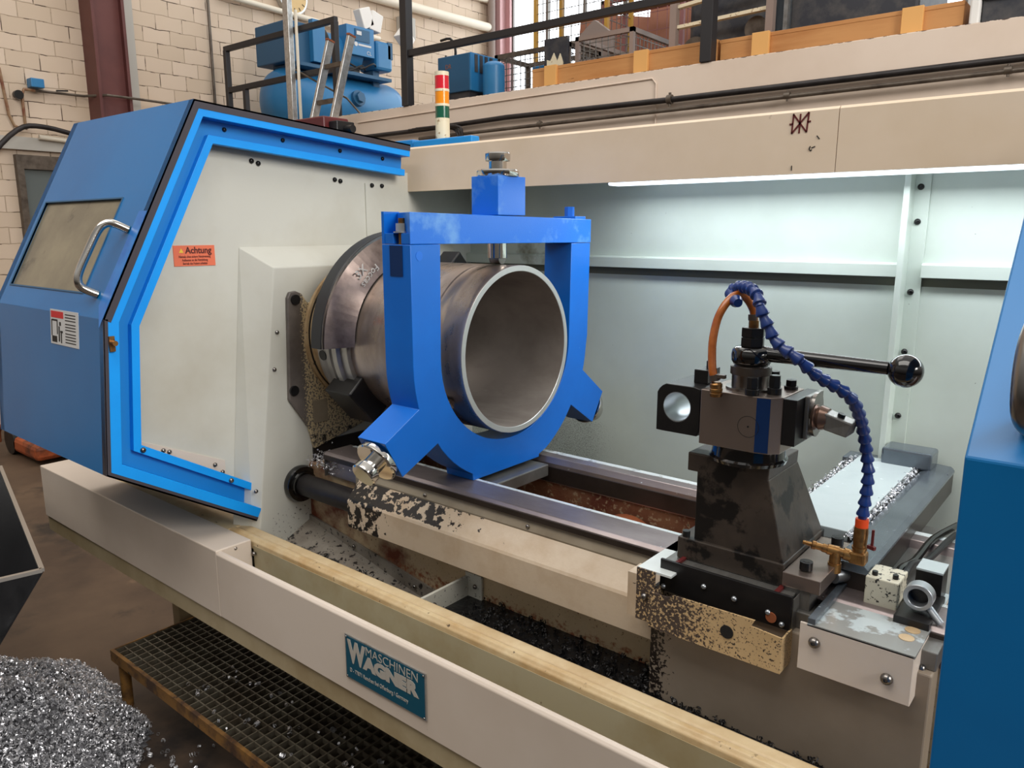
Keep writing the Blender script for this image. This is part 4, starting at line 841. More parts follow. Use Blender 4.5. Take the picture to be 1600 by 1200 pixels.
# ------------------------------------------------------------------ signal tower
t = thing('signal_tower', 'red, amber and green signal tower on top of the lathe beam', 'signal lamp', (-1.90, 1.95, 1.858))
sx, sy = -1.905, 1.95
for nm, z0, z1, r, m in (('foot', 1.858, 1.870, 0.016, 'ivory'), ('neck', 1.870, 1.884, 0.012, 'black'), ('collar', 1.884, 1.893, 0.017, 'silver'), ('base_tube', 1.893, 1.965, 0.024, 'ivory'), ('green_segment', 1.969, 2.008, 0.0235, 'green_lens'), ('separator', 2.008, 2.016, 0.0245, 'ivory'), ('amber_segment', 2.016, 2.055, 0.0235, 'amber_lens'), ('separator', 2.055, 2.063, 0.0245, 'ivory'), ('red_segment', 2.063, 2.105, 0.0235, 'red_lens'), ('separator', 1.962, 1.970, 0.0245, 'ivory'), ('cap', 2.105, 2.118, 0.0235, 'ivory')):
    B().cyl((sx, sy, z0), (sx, sy, z1), r, n=28).build(nm, m, t, smooth=30)

# ------------------------------------------------------------------ chuck and workpiece
C = thing('chuck', 'large dark chuck on the headstock spindle gripping the pipe', 'chuck', (-1.7, YC, ZC))
B().lathe((-1.712, YC, ZC), (0, YC, ZC), [(0, 0.15), (0.0, 0.216), (0.008, 0.225), (0.062, 0.229), (0.066, 0.220), (0.074, 0.220), (0.078, 0.232), (0.096, 0.232), (0.100, 0.222), (0.128, 0.222), (0.130, 0.10)], 72).build('body', 'chuck_steel', C, smooth=30)
for a_ in (189,):
    a = math.radians(a_); B().cyl((-1.68, YC + 0.20 * math.cos(a), ZC + 0.20 * math.sin(a)), (-1.68, YC + 0.2295 * math.cos(a), ZC + 0.2295 * math.sin(a)), 0.014, n=20).build('key_socket', 'black', C)
def arc(r, a0, a1, n=28): return [(YC + r * math.cos(math.radians(a0 + (a1 - a0) * k / n)), ZC + r * math.sin(math.radians(a0 + (a1 - a0) * k / n))) for k in range(n + 1)]
def pie(a0, a1, parent):
    j = B().prism(arc(0.291, a0, a1) + arc(0.20, a1, a0), 'x', -1.640, -1.598).build('pie_jaw', 'jaw_edge', parent, bevel=0.002, smooth=30)
    B().prism(arc(0.289, a0, a1) + arc(0.213, a1, a0), 'x', -1.598, -1.5945).build('jaw_rim', 'steel', j)
    # conical brown face
    f = B(); N_ = 28
    for k in range(N_):
        q = []
        for r_, x_ in ((0.283, -1.5944), (0.2125, -1.560)):
            for kk in (k, k + 1):
                a = math.radians(a0 + (a1 - a0) * kk / N_); q.append((x_, YC + r_ * math.cos(a), ZC + r_ * math.sin(a)))
        f.face([q[0], q[1], q[3], q[2]])
    f.build('jaw_face', 'jaw', j, smooth=40)
    return j
j1 = pie(62, 181, C)
ch = lettering([text('3X', 0.034, (-1.5725, 1.292, 1.474), (0, 0.78, 0.63), (0, -0.63, 0.78), 'chalk', 't', j1, 0.0006, 0, sx=0.95),
      text('Foccas', 0.027, (-1.563, 1.342, 1.516), (0, -0.70, -0.72), (0, 0.72, -0.70), 'chalk', 't', j1, 0.0006, 0, sx=1.0)], 'handwriting', j1)
def jaw(ang, parent, r0=0.215, r1=0.30, w=0.10, x0=-1.66, x1=-1.585):
    a = math.radians(ang); d = Vector((0, math.cos(a), math.sin(a))); n = Vector((0, -d.z, d.y)); c = Vector((0, YC, ZC)); q = []
    for x in (x0, x1):
        for rr, s_ in ((r0, -1), (r1, -1), (r1, 1), (r0, 1)): q.append(c + d * rr + n * s_ * w / 2 + Vector((x, 0, 0)))
    B().hexa(q).build('hard_jaw', 'black', parent, bevel=0.004)
jaw(221.5, C, 0.20, 0.262, 0.125, -1.665, -1.56); jaw(42, C, 0.20, 0.318, 0.05, -1.66, -1.59); jaw(-60, C, 0.2, 0.27, 0.1)

# pipe workpiece
pr = [(-1.60, 0.197), (-1.60, 0.2088), (-1.30, 0.2088), (-1.297, 0.2065), (-1.270, 0.2065), (-1.266, 0.2085), (-1.252, 0.2085), (-1.205, 0.2095), (-1.193, 0.2098), (-1.1888, 0.2085)]
t = thing('steel_pipe', 'thick-walled steel pipe held in the chuck and steady rest, open end facing right', 'pipe', (-1.4, YC, ZC - 0.21))
B().lathe((0, YC, ZC), (1, YC, ZC), pr, 96, caps=False).build('outer_wall', 'pipe_out', t, smooth=35)
B().lathe((0, YC, ZC), (1, YC, ZC), [(-1.1888, 0.2085), (-1.1880, 0.2078), (-1.1880, 0.1955), (-1.1890, 0.1945)], 96, caps=False).build('end_face', 'pipe_face', t, smooth=35)
B().lathe((0, YC, ZC), (1, YC, ZC), [(-1.1890, 0.1945), (-1.60, 0.1945), (-1.601, 0.02)], 96, caps=False).build('bore', 'pipe_in', t, smooth=35)

# ------------------------------------------------------------------ steady rest
xr0, xr1 = -1.302, -1.212
R = thing('steady_rest', 'bright blue steady rest standing on the bed around the pipe', 'steady rest', (-1.257, YC, 1.0))
def el(a, ry, rz): return (YC + ry * math.cos(math.radians(a)), ZC + rz * math.sin(math.radians(a)))
L_ = lambda pts: [(YC + a, ZC + b_) for a, b_ in pts]
poly = L_([(-0.336, 0.262), (-0.336, 0.0)]) + [el(a, 0.336, 0.335) for a in (185, 190, 194, 197)] + L_([(-0.424, -0.155), (-0.376, -0.241), (-0.265, -0.188)])
poly += [el(a, 0.326, 0.326) for a in (219, 224, 229, 234, 239, 243)] + L_([(-0.146, -0.308), (0.118, -0.308), (0.118, -0.300)])
poly += [el(a, 0.326, 0.326) for a in (297, 301, 306, 311, 316, 321)] + L_([(0.265, -0.190), (0.376, -0.262), (0.428, -0.178)]) + [el(a, 0.336, 0.335) for a in (343, 346, 350, 355)]
poly += L_([(0.340, 0.0), (0.346, 0.258), (0.256, 0.258)]) + [el(a, 0.25, 0.228) for a in range(360, 179, -6)] + L_([(-0.246, 0.262)])
B().prism(poly, 'x', xr0, xr1).build('frame', 'rest', R, bevel=0.0012, smooth=25)
B().hexa([(xr0, YC - 0.292, ZC + 0.263), (xr1, YC - 0.336, ZC + 0.263), (xr1, YC + 0.348, ZC + 0.259), (xr0, YC + 0.348, ZC + 0.259),
          (xr0, YC - 0.292, ZC + 0.330), (xr1, YC - 0.336, ZC + 0.330), (xr1, YC + 0.348, ZC + 0.322), (xr0, YC + 0.348, ZC + 0.322)]).build('top_bar', 'rest_top', R, bevel=0.0012)
B().box(xr0, xr0 + 0.008, YC - 0.335, YC - 0.29, ZC + 0.263, ZC + 0.332).build('latch_cheek', 'rest', R)
for lx0, lx1 in ((xr0 + 0.008, xr0 + 0.036), (xr1 - 0.030, xr1 - 0.001)): B().box(lx0, lx1, YC - 0.334, YC - 0.30, ZC + 0.263, ZC + 0.286).build('latch_fork', 'rest', R, bevel=0.001)
B().box(xr0 + 0.004, xr1 - 0.001, YC - 0.048, YC + 0.056, ZC + 0.328, ZC + 0.420).build('top_block', 'rest_top', R, bevel=0.0012)
eb = B().cyl((-1.252, YC - 0.322, ZC + 0.20), (-1.252, YC - 0.322, ZC + 0.318), 0.0075).build('eye_bolt', 'brass', R, smooth=30)
B().cyl((-1.252, YC - 0.322, ZC + 0.290), (-1.252, YC - 0.322, ZC + 0.307), 0.013, n=6).cyl((-1.252, YC - 0.322, ZC + 0.287), (-1.252, YC - 0.322, ZC + 0.290), 0.018).build('nut', 'silver', eb)
B().box(-1.276, -1.236, YC - 0.3375, YC - 0.336, ZC + 0.195, ZC + 0.26).build('latch_recess', 'blue_oil', R)
B().cyl((xr1, YC - 0.311, ZC + 0.238), (xr1 + 0.0008, YC - 0.311, ZC + 0.238), 0.010, n=24).build('hinge_pin', 'rest_top', R)
B().cyl((-1.262, YC + 0.315, ZC + 0.322), (-1.262, YC + 0.315, ZC + 0.356), 0.014, n=6).box(-1.30, -1.225, YC + 0.29, YC + 0.34, ZC + 0.321, ZC + 0.330).build('hinge_bolt', 'rest', R, bevel=0.001)
def knob(base, d, parent):
    d = Vector(d).normalized(); p = Vector(base)
    k = MB().lathe(p, p + d, [(0, 0.050), (0.003, 0.052), (0.013, 0.052), (0.016, 0.049)], 40).build('dial', 'chrome', parent, smooth=35)
    MB().lathe(p + d * 0.016, p + d, [(0, 0.022), (0.020, 0.022), (0.021, 0.030), (0.026, 0.031), (0.038, 0.031), (0.041, 0.028)], 32).build('spindle_knob', 'chrome', parent, smooth=35)
xm = (xr0 + xr1) / 2
knob((xm, YC + 0.003, ZC + 0.420), (0, 0, 1), R)
dl = Vector((0, -0.86, -0.51)).normalized(); knob((xm, YC - 0.402, ZC - 0.200), dl, R)
dr = Vector((0, 0.86, -0.50)).normalized(); knob((xm, YC + 0.404, ZC - 0.222), dr, R)
for d in (Vector((0, 0, 1)), dl, dr):
    c = Vector((xm, YC, ZC)); B().cyl(c + d * 0.225, c + d * 0.30, 0.024, n=28).build('plunger', 'chrome', R, smooth=35)
    q = d.cross(Vector((1, 0, 0))); B().cyl(c + d * 0.2235 - Vector((0.016, 0, 0)), c + d * 0.2235 + Vector((0.016, 0, 0)), 0.0135, n=24).build('roller', 'steel', R, smooth=35)
B().box(-1.30, -1.175, 1.375, 1.585, 0.955, 0.988).build('clamp_block', 'steel_grey', R, bevel=0.003)

# ------------------------------------------------------------------ carriage
A = thing('carriage', 'carriage with apron and cross slide riding on the bed under the tool post', 'machine carriage', (-0.4, 1.4, 0.5))
B().box(-0.638, -0.172, 1.185, 1.235, 0.56, 0.955).build('apron', 'apron', A, bevel=0.003)
B().box(-0.62, -0.17, 1.20, 1.75, 0.955, 0.985).build('saddle', 'steel_grey', A, bevel=0.002)
B().hexa([(-0.652, 1.155, 0.996), (-0.585, 1.155, 0.996), (-0.585, 1.362, 0.996), (-0.652, 1.362, 0.996), (-0.652, 1.155, 1.0), (-0.585, 1.155, 1.0), (-0.585, 1.362, 1.0), (-0.652, 1.362, 1.0)]).build('wing_plate', 'white_plate', A)
B().box(-0.652, -0.615, 1.152, 1.155, 0.90, 1.0).build('wing_plate_front', 'speckled', A)
screws([(-0.634, 1.151, 0.948)], (0, -1, 0), A, 0.007)
gp = [(-0.617, 0.90), (-0.378, 0.90), (-0.378, 0.962), (-0.430, 0.966), (-0.424, 0.978), (-0.57, 0.975), (-0.583, 0.968), (-0.617, 0.968)]
gb = B().prism(gp, 'y', 1.138, 1.141).build('chip_guard', 'speckled', A)
B().prism([(-0.617, 0.966), (-0.617, 0.90), (-0.378, 0.90), (-0.378, 0.960), (-0.381, 0.960), (-0.381, 0.903), (-0.614, 0.903), (-0.614, 0.966)], 'y', 1.141, 1.185).build('guard_trough', 'speckled', A)
B().cyl((-0.470, 1.1378, 0.942), (-0.470, 1.1365, 0.942), 0.0115, n=24).build('guard_hole', 'ink', A)
# cover box on the right
B().box(-0.356, -0.192, 1.150, 1.154, 0.915, 0.995).build('cover_front', 'tray', A, bevel=0.001)
B().box(-0.196, -0.192, 1.154, 1.40, 0.915, 0.992).build('cover_side', 'tray', A)
B().box(-0.345, -0.191, 1.150, 1.40, 0.992, 0.996).build('cover_top', 'wet_plate', A)
for px_, py_ in ((-0.213, 1.215), (-0.212, 1.235)): pass
for px_, py_ in ((-0.214, 1.20), (-0.212, 1.23)): B().cyl((px_, py_, 0.996), (px_, py_, 0.9968), 0.011, n=24).build('cover_plug', 'tan_flange', A)
screws([(-0.332, 1.149, 0.968), (-0.225, 1.149, 0.948)], (0, -1, 0), A, 0.009)
screws([(-0.190, 1.20, 0.955)], (1, 0, 0), A, 0.007)
B().box(-0.345, -0.333, 1.15, 1.36, 0.996, 1.006).build('guide_bar', 'wet_steel', A, bevel=0.001)
# slide base under the tool post
B().box(-0.618, -0.380, 1.176, 1.182, 0.958, 1.018).build('wiper_plate', 'black', A, bevel=0.001)
B().box(-0.618, -0.385, 1.182, 1.45, 0.985, 1.012).build('compound_slide', 'steel_grey', A, bevel=0.002)
for g0 in (-0.592, -0.412): B().box(g0, g0 + 0.007, 1.183, 1.212, 1.0122, 1.017).build('slide_gib', 'maroon', A)
screws([(-0.610, 1.1755, 0.967), (-0.532, 1.1755, 0.990), (-0.476, 1.1755, 0.985), (-0.417, 1.1755, 0.980), (-0.393, 1.1755, 0.966)], (0, -1, 0), A, 0.0048, 'silver')
B().cyl((-0.411, 1.1755, 0.973), (-0.411, 1.1735, 0.973), 0.009, n=20).build('sight_glass', 'red_rust', A)
B().box(-0.380, -0.3785, 1.182, 1.98, 0.955, 1.012).build('slide_side', 'steel_grey', A)
B().box(-0.500, -0.372, 1.44, 1.98, 0.985, 1.050).build('slide_cover', 'cover_white', A, bevel=0.002)
B().box(-0.505, -0.36, 1.43, 1.98, 0.985, 1.030).build('cross_slide', 'steel_grey', A)
B().box(-0.372, -0.357, 1.44, 1.985, 1.030, 1.040).build('chip_groove', 'chip_dark', A); B().box(-0.515, -0.500, 1.5, 1.985, 1.030, 1.040).build('chip_groove', 'chip_dark', A)
B().prism([(-0.357, 1.044), (-0.340, 1.050), (-0.305, 1.048), (-0.297, 1.040), (-0.297, 1.034), (-0.357, 1.034)], 'y', 1.30, 2.02).build('gutter_plate', 'wet_steel', A, bevel=0.001)
B().box(-0.352, -0.299, 1.31, 2.02, 0.985, 1.034).build('gutter_support', 'rail_dark', A)
B().box(-0.535, -0.300, 1.955, 2.02, 0.985, 1.046).build('rear_plate', 'wet_steel', A, bevel=0.002)
B().box(-0.445, -0.335, 1.945, 2.021, 1.046, 1.088).build('rear_block', 'wet_steel', A, bevel=0.006)
def p_gr():
    if random.random() < 0.6: return (-0.365 + random.gauss(0, 0.005), random.uniform(1.42, 1.97), 1.044 + random.random() * 0.006), 1
    return (-0.508 + random.gauss(0, 0.006), random.uniform(1.55, 1.97), 1.044 + random.random() * 0.006), 1
tag(curls('slide_chips', 700, p_gr, 'chip', (0.0010, 0.0028), w=0.0007), 'bright fine chips lying in the grooves beside the wet slide cover', 'chips', kind='stuff')
# foot clamps of the tool post side
ft = B().box(-0.408, -0.346, 1.205, 1.40, 1.020, 1.044).build('clamp_plate', 'turret', A, bevel=0.001)
B().box(-0.408, -0.362, 1.21, 1.43, 0.985, 1.020).build('clamp_base', 'steel_grey', A, bevel=0.001)
for x, y in ((-0.380, 1.235), (-0.372, 1.375)): B().cyl((x, y, 1.046), (x, y, 1.060), 0.0105, n=20).cyl((x, y, 1.060), (x, y, 1.0605), 0.006, n=6).build('cap_screw', 'black', A, smooth=30)
# sensor group on the cover box
B().box(-0.296, -0.246, 1.272, 1.335, 0.996, 1.046).build('sensor_block', 'box_cream', A, bevel=0.002)
for x, y in ((-0.285, 1.285), (-0.255, 1.29)): B().cyl((x, y, 1.046), (x, y, 1.053), 0.0045, n=12).build('cap_screw', 'black', A)
B().box(-0.243, -0.192, 1.24, 1.36, 0.996, 1.008).build('sensor_base', 'black', A, bevel=0.001)
B().holed([(-0.2155 + 0.0215 * math.cos(a * PI / 16), 1.036 + 0.0215 * math.sin(a * PI / 16)) for a in range(32)], [(-0.2155 + 0.0145 * math.cos(a * PI / 16), 1.036 + 0.0145 * math.sin(a * PI / 16)) for a in range(32)], 'y', 1.262, 1.285).build('sensor_ring', 'silver', A, bevel=0.001, smooth=30)
B().cyl((-0.2155, 1.28, 1.036), (-0.2155, 1.284, 1.036), 0.0145, n=24).build('sensor_core', 'black', A)
B().cyl((-0.200, 1.272, 1.020), (-0.180, 1.262, 1.004), 0.006, n=14).build('sensor_cable', 'silver', A, smooth=30)
bk = B().box(-0.238, -0.198, 1.352, 1.40, 0.996, 1.046).build('relay_block', 'black', A, bevel=0.001)
B().box(-0.238, -0.198, 1.352, 1.40, 1.046, 1.049).build('relay_lid', 'cover_white', bk)
B().tube([(-0.27, 1.36, 1.0), (-0.275, 1.42, 1.01), (-0.268, 1.50, 1.0), (-0.262, 1.62, 1.005), (-0.24, 1.75, 1.0)], 0.007, 8).build('hydraulic_hose', 'black_gloss', A, smooth=40)
B().tube([(-0.262, 1.36, 1.0), (-0.262, 1.44, 1.016), (-0.25, 1.52, 1.0), (-0.23, 1.66, 1.01), (-0.20, 1.76, 1.0)], 0.006, 8).build('hydraulic_hose', 'black', A, smooth=40)

# ------------------------------------------------------------------ tool post
T = thing('tool_post', 'dark steel tool post tower with a square turret and clamping lever', 'tool post', (-0.5, 1.3, 1.012))
top = [(-0.577, 1.222), (-0.448, 1.222), (-0.448, 1.362), (-0.577, 1.362)]
B().hexa([(-0.577, 1.222, 1.052), (-0.410, 1.216, 1.046), (-0.410, 1.418, 1.046), (-0.577, 1.418, 1.052)] + [(x, y, 1.19) for x, y in top]).build('column', 'tower', T, bevel=0.002)
B().hexa([(-0.596, 1.222, 1.178), (-0.4495, 1.222, 1.178), (-0.4495, 1.362, 1.178), (-0.596, 1.362, 1.178)] + [(-0.596, 1.222, 1.212), (-0.448, 1.222, 1.212), (-0.448, 1.362, 1.212), (-0.596, 1.362, 1.212)]).build('top_plate', 'tower', T, bevel=0.002)
B().box(-0.604, -0.409, 1.212, 1.42, 1.0125, 1.053).build('foot', 'tower', T, bevel=0.002)
B().cyl((-0.592, 1.222, 1.053), (-0.592, 1.222, 1.064), 0.007, n=16).build('cap_screw', 'black', T)
TX, TY = -0.498, 1.252
B().lathe((TX, TY, 1.212), (TX, TY, 1.3), [(0, 0.064), (0.006, 0.066), (0.009, 0.062), (0.022, 0.061), (0.028, 0.061)], 48).build('swivel_ring', 'black_gloss', T, smooth=30)
sq = [(-0.564, 1.194), (-0.466, 1.194), (-0.444, 1.199), (-0.430, 1.214), (-0.430, 1.310), (-0.564, 1.310)]
B().prism(sq, 'z', 1.240, 1.335).build('turret', 'turret', T, bevel=0.0012)
B().prism([(-0.4655, 1.1935), (-0.4445, 1.1985), (-0.445, 1.2), (-0.465, 1.195)], 'z', 1.242, 1.333).build('blue_chamfer', 'blue_oil', T)
B().holed([(-0.478 + 0.018 * math.cos(a * PI / 16), 1.283 + 0.018 * math.sin(a * PI / 16)) for a in range(32)], [(-0.478 + 0.0174 * math.cos(a * PI / 16), 1.283 + 0.0174 * math.sin(a * PI / 16)) for a in range(32)], 'y', 1.1936, 1.194).cyl((-0.478, 1.194, 1.283), (-0.478, 1.1934, 1.283), 0.0016).build('engraved_ring', 'ink', T)
# boring bar holder on the left
hp = [(-0.648, 1.252), (-0.648, 1.322), (-0.634, 1.336), (-0.566, 1.336), (-0.566, 1.248), (-0.60, 1.246)]
hc = (-0.609, 1.297)
n_ = 36; oc = []
for k in range(n_):
    a = 2 * PI * k / n_; d = Vector((math.cos(a), math.sin(a)))
    tx = (0.043 if d.x > 0 else 0.039) / max(abs(d.x), 1e-6); tz = (0.039 if d.y > 0 else 0.047) / max(abs(d.y), 1e-6); tt = min(tx, tz)
    p = Vector(hc) + d * tt
    if p.x < -0.634 and p.y > 1.322:
        s_ = (p.x + p.y); p = Vector(hc) + d * ((1.322 - 0.648 + 0.014 - 0.0 - (hc[1] + (-hc[0] * -1))) if False else tt * 0.90)
    oc.append(tuple(p))
ic = [(hc[0] + 0.0265 * math.cos(2 * PI * k / n_), hc[1] + 0.0265 * math.sin(2 * PI * k / n_)) for k in range(n_)]
H1 = B().holed(oc, ic, 'y', 1.196, 1.302).build('boring_bar_holder', 'black', T, bevel=0.001, smooth=20)
B().holed([(hc[0] + 0.0264 * math.cos(2 * PI * k / n_), hc[1] + 0.0264 * math.sin(2 * PI * k / n_)) for k in range(n_)], [(hc[0] + 0.0255 * math.cos(2 * PI * k / n_), hc[1] + 0.0255 * math.sin(2 * PI * k / n_)) for k in range(n_)], 'y', 1.1965, 1.3015).build('bore_sleeve', 'silver', H1, smooth=30)
B().box(-0.598, -0.572, 1.235, 1.285, 1.336, 1.360).cyl((-0.578, 1.26, 1.36), (-0.578, 1.26, 1.374), 0.009, n=6).build('clamp_head', 'black', T, bevel=0.001)
# tool on the right
B().box(-0.430, -0.408, 1.215, 1.325, 1.256, 1.333).build('tool_holder_plate', 'black', T, bevel=0.001)
B().box(-0.408, -0.400, 1.25, 1.32, 1.262, 1.335).build('holder_flange', 'steel_grey', T, bevel=0.002)
B().cyl((-0.400, 1.278, 1.312), (-0.394, 1.278, 1.312), 0.026, n=28).cyl((-0.400, 1.272, 1.285), (-0.392, 1.272, 1.285), 0.020, n=28).build('adapter_disc', 'steel', T, smooth=30)
B().lathe((-0.395, 1.262, 1.300), (-0.35, 1.262, 1.300), [(0, 0.019), (0.004, 0.022), (0.007, 0.018), (0.012, 0.021), (0.018, 0.019), (0.024, 0.017)], 24).build('tool_shank', 'shank', T, smooth=30)
B().hexa([(-0.374, 1.246, 1.284), (-0.338, 1.244, 1.277), (-0.334, 1.274, 1.280), (-0.374, 1.276, 1.286), (-0.374, 1.246, 1.312), (-0.330, 1.246, 1.300), (-0.328, 1.270, 1.302), (-0.374, 1.276, 1.314)]).build('cutting_head', 'steel_grey', T, bevel=0.002)
B().cyl((-0.352, 1.258, 1.306), (-0.350, 1.258, 1.3125), 0.006, n=12).build('insert_screw', 'black', T)
# spindle stack
B().lathe((TX - 0.004, TY, 1.335), (TX - 0.004, TY, 1.5), [(0, 0.040), (0.004, 0.040), (0.004, 0.031), (0.026, 0.031)], 40).build('clamp_ring', 'steel', T, smooth=30)
B().lathe((TX - 0.004, TY, 1.361), (TX - 0.004, TY, 1.5), [(0, 0.031), (0.0, 0.034), (0.013, 0.034), (0.013, 0.028), (0.016, 0.026)], 40).build('dark_collar', 'tower', T, smooth=30)
B().lathe((TX - 0.004, TY, 1.376), (TX - 0.004, TY, 1.5), [(0, 0.024), (0.002, 0.030), (0.008, 0.0335), (0.018, 0.034), (0.026, 0.0325), (0.031, 0.028), (0.032, 0.018)], 40).build('lever_hub', 'black_gloss', T, smooth=50)
for z in (1.408, 1.4245):
    B().cyl((TX - 0.004, TY, z), (TX - 0.004, TY, z + 0.0155), 0.0205, n=6).build('hex_nut', 'black', T, bevel=0.001)
B().lathe((TX - 0.004, TY, 1.440), (TX - 0.004, TY, 1.5), [(0, 0.0085), (0.012, 0.0085), (0.012, 0.0065), (0.020, 0.0065)], 20).build('hose_fitting', 'brass', T, smooth=30)
B().tube([(TX + 0.015, TY, 1.397), (-0.43, 1.254, 1.396), (-0.29, 1.262, 1.3925)], lambda f: 0.0135 - 0.003 * f, 20, smooth=4).build('lever', 'black_gloss', T, smooth=50)
B().ball((-0.266, 1.264, 1.391), 0.0255, n=32).build('ball_knob', 'black_gloss', T, smooth=60)
for x, y, h in ((-0.4785, 1.203, 0.030), (-0.452, 1.232, 0.032), (-0.446, 1.292, 0.016), (-0.475, 1.29, 0.028)):
    B().cyl((x, y, 1.335), (x, y, 1.335 + h * 0.35), 0.0115, n=20).cyl((x, y, 1.335 + h * 0.35), (x, y, 1.335 + h), 0.0095, n=6).build('clamp_bolt', 'black', T, bevel=0.0008)

# hoses
t = thing('amber_hose', 'amber coolant hose arching from the turret front up to the spindle top', 'hose', (-0.53, 1.18, 1.34))
OH = [(-0.531, 1.175, 1.356), (-0.536, 1.175, 1.371), (-0.541, 1.180, 1.397), (-0.543, 1.185, 1.424), (-0.542, 1.195, 1.454), (-0.536, 1.205, 1.476), (-0.528, 1.220, 1.492), (-0.520, 1.235, 1.495), (-0.512, 1.245, 1.486), (-0.504, 1.252, 1.468), (-0.502, 1.252, 1.452)]
B().tube(OH, 0.0068, 14, smooth=4).build('hose', 'amber_hose', t, smooth=50)
B().lathe((-0.529, 1.178, 1.330), (-0.530, 1.177, 1.358), [(0, 0.0095), (0.002, 0.0105), (0.006, 0.0105), (0.007, 0.0092), (0.009, 0.0105), (0.013, 0.0105), (0.014, 0.0092), (0.016, 0.010), (0.021, 0.010), (0.024, 0.007)], 24).build('quick_coupling', 'brass', t, smooth=30)
B().lathe((-0.531, 1.176, 1.357), (-0.534, 1.175, 1.369), [(0, 0.0085), (0.010, 0.0085)], 16).box(-0.529, -0.513, 1.170, 1.178, 1.362, 1.368).build('hose_clamp', 'conduit', t, smooth=30)
B().lathe((-0.5035, 1.252, 1.452), (-0.5045, 1.252, 1.466), [(0, 0.0082), (0.010, 0.0082)], 16).build('hose_clamp', 'conduit', t, smooth=30)

t = thing('coolant_hose', 'blue segmented coolant hose curving from the valve over the lever', 'hose', (-0.316, 1.30, 1.13))
BHp = [(-0.512, 1.205, 1.484), (-0.536, 1.235, 1.491), (-0.545, 1.250, 1.501), (-0.522, 1.235, 1.508), (-0.490, 1.200, 1.508), (-0.469, 1.180, 1.498), (-0.460, 1.170, 1.482), (-0.454, 1.170, 1.467), (-0.443, 1.170, 1.449), (-0.433, 1.170, 1.430), (-0.417, 1.170, 1.419), (-0.396, 1.170, 1.408), (-0.380, 1.180, 1.390), (-0.365, 1.200, 1.374), (-0.345, 1.220, 1.359), (-0.330, 1.240, 1.339), (-0.324, 1.270, 1.302), (-0.321, 1.290, 1.268), (-0.317, 1.300, 1.235), (-0.313, 1.300, 1.205), (-0.314, 1.300, 1.166), (-0.316, 1.300, 1.132)]
cv = catmull([Vector(p) for p in BHp], 12)
acc = [0.0]
for a, b_ in zip(cv, cv[1:]): acc.append(acc[-1] + (b_ - a).length)
nseg = 34; stp = acc[-1] / nseg
def at(s_):
    s_ = max(0, min(acc[-1] - 1e-6, s_))
    for i in range(len(acc) - 1):
        if acc[i + 1] >= s_: return cv[i].lerp(cv[i + 1], (s_ - acc[i]) / max(acc[i + 1] - acc[i], 1e-9))
for k in range(nseg):
    a = at(acc[-1] - k * stp); b_ = at(acc[-1] - (k + 1) * stp); d = (b_ - a); ln = d.length
    B().lathe(a, b_, [(0, 0.0068), (ln * 0.18, 0.0070), (ln * 0.30, 0.0105), (ln * 0.42, 0.0108), (ln * 0.85, 0.0078), (ln * 1.08, 0.0072)], 16).build('hose_segment', 'blue_hose', t, smooth=35)
V = thing('coolant_valve', 'brass coolant valve with an orange collar at the foot of the blue hose', 'valve', (-0.316, 1.30, 1.06))
B().cyl((-0.316, 1.30, 1.117), (-0.316, 1.30, 1.131), 0.0105, n=20).build('orange_collar', 'orange', V, smooth=30)
B().lathe((-0.316, 1.30, 1.072), (-0.316, 1.30, 1.2), [(0, 0.0105), (0.006, 0.0105), (0.006, 0.012), (0.010, 0.012), (0.010, 0.0105), (0.034, 0.0115), (0.045, 0.0108)], 24).build('threaded_socket', 'brass', V, smooth=30)
B().box(-0.330, -0.303, 1.288, 1.312, 1.052, 1.074).build('elbow', 'brass', V, bevel=0.004)
B().lathe((-0.328, 1.298, 1.063), (-0.404, 1.270, 1.078), [(0, 0.0105), (0.012, 0.0105), (0.012, 0.008), (0.02, 0.008), (0.02, 0.010), (0.038, 0.009), (0.038, 0.0075), (0.046, 0.0075), (0.046, 0.0062), (0.056, 0.006), (0.057, 0.0075), (0.063, 0.0075), (0.064, 0.004), (0.078, 0.003)], 20).build('pipe_tee', 'brass', V, smooth=30)
B().lathe((-0.350, 1.288, 1.068), (-0.350, 1.288, 1.02), [(0, 0.009), (0.020, 0.0095), (0.020, 0.011), (0.036, 0.011)], 20).build('down_leg', 'brass', V, smooth=30)
B().bar((-0.302, 1.295, 1.088), (-0.290, 1.290, 1.088), 0.006).bar((-0.296, 1.295, 1.088), (-0.296, 1.295, 1.118), 0.004).build('valve_handle', 'maroon', V)
tag(B().cyl((-0.352, 1.295, 1.020), (-0.315, 1.36, 1.020), 0.013, n=20).build('filter_canister', 'silver', smooth=30), 'grey ribbed filter body lying under the brass valve', 'filter')

# ------------------------------------------------------------------ floor items left
# swarf heap
def heap_h(x, y):
    dx, dy = x + 2.60, y - 0.66
    an = math.atan2(dy, dx)
    r = math.sqrt((dx / 0.48) ** 2 + (dy / 0.36) ** 2) * (1 + 0.05 * math.sin(5 * an + 1) + 0.035 * math.sin(11 * an))
    return 0.25 * max(0, 1 - r ** 1.6) * (1 + 0.12 * math.sin(21 * x) * math.sin(25 * y))
hb = MB(); NX, NY = 46, 40; g = []
for i in range(NX + 1):
    row = []
    for j in range(NY + 1):
        x = -3.12 + 1.04 * i / NX; y = 0.26 + 0.80 * j / NY; z = heap_h(x, y)
        row.append(hb.bm.verts.new((x, y, max(0.001, z - 0.012 + (random.uniform(-0.008, 0.008) if z > 0 else 0)))))
    g.append(row)
for i in range(NX):
    for j in range(NY):
        if max(v.co.z for v in (g[i][j], g[i + 1][j], g[i + 1][j + 1], g[i][j + 1])) > 0.003: hb.bm.faces.new([g[i][j], g[i + 1][j], g[i + 1][j + 1], g[i][j + 1]])
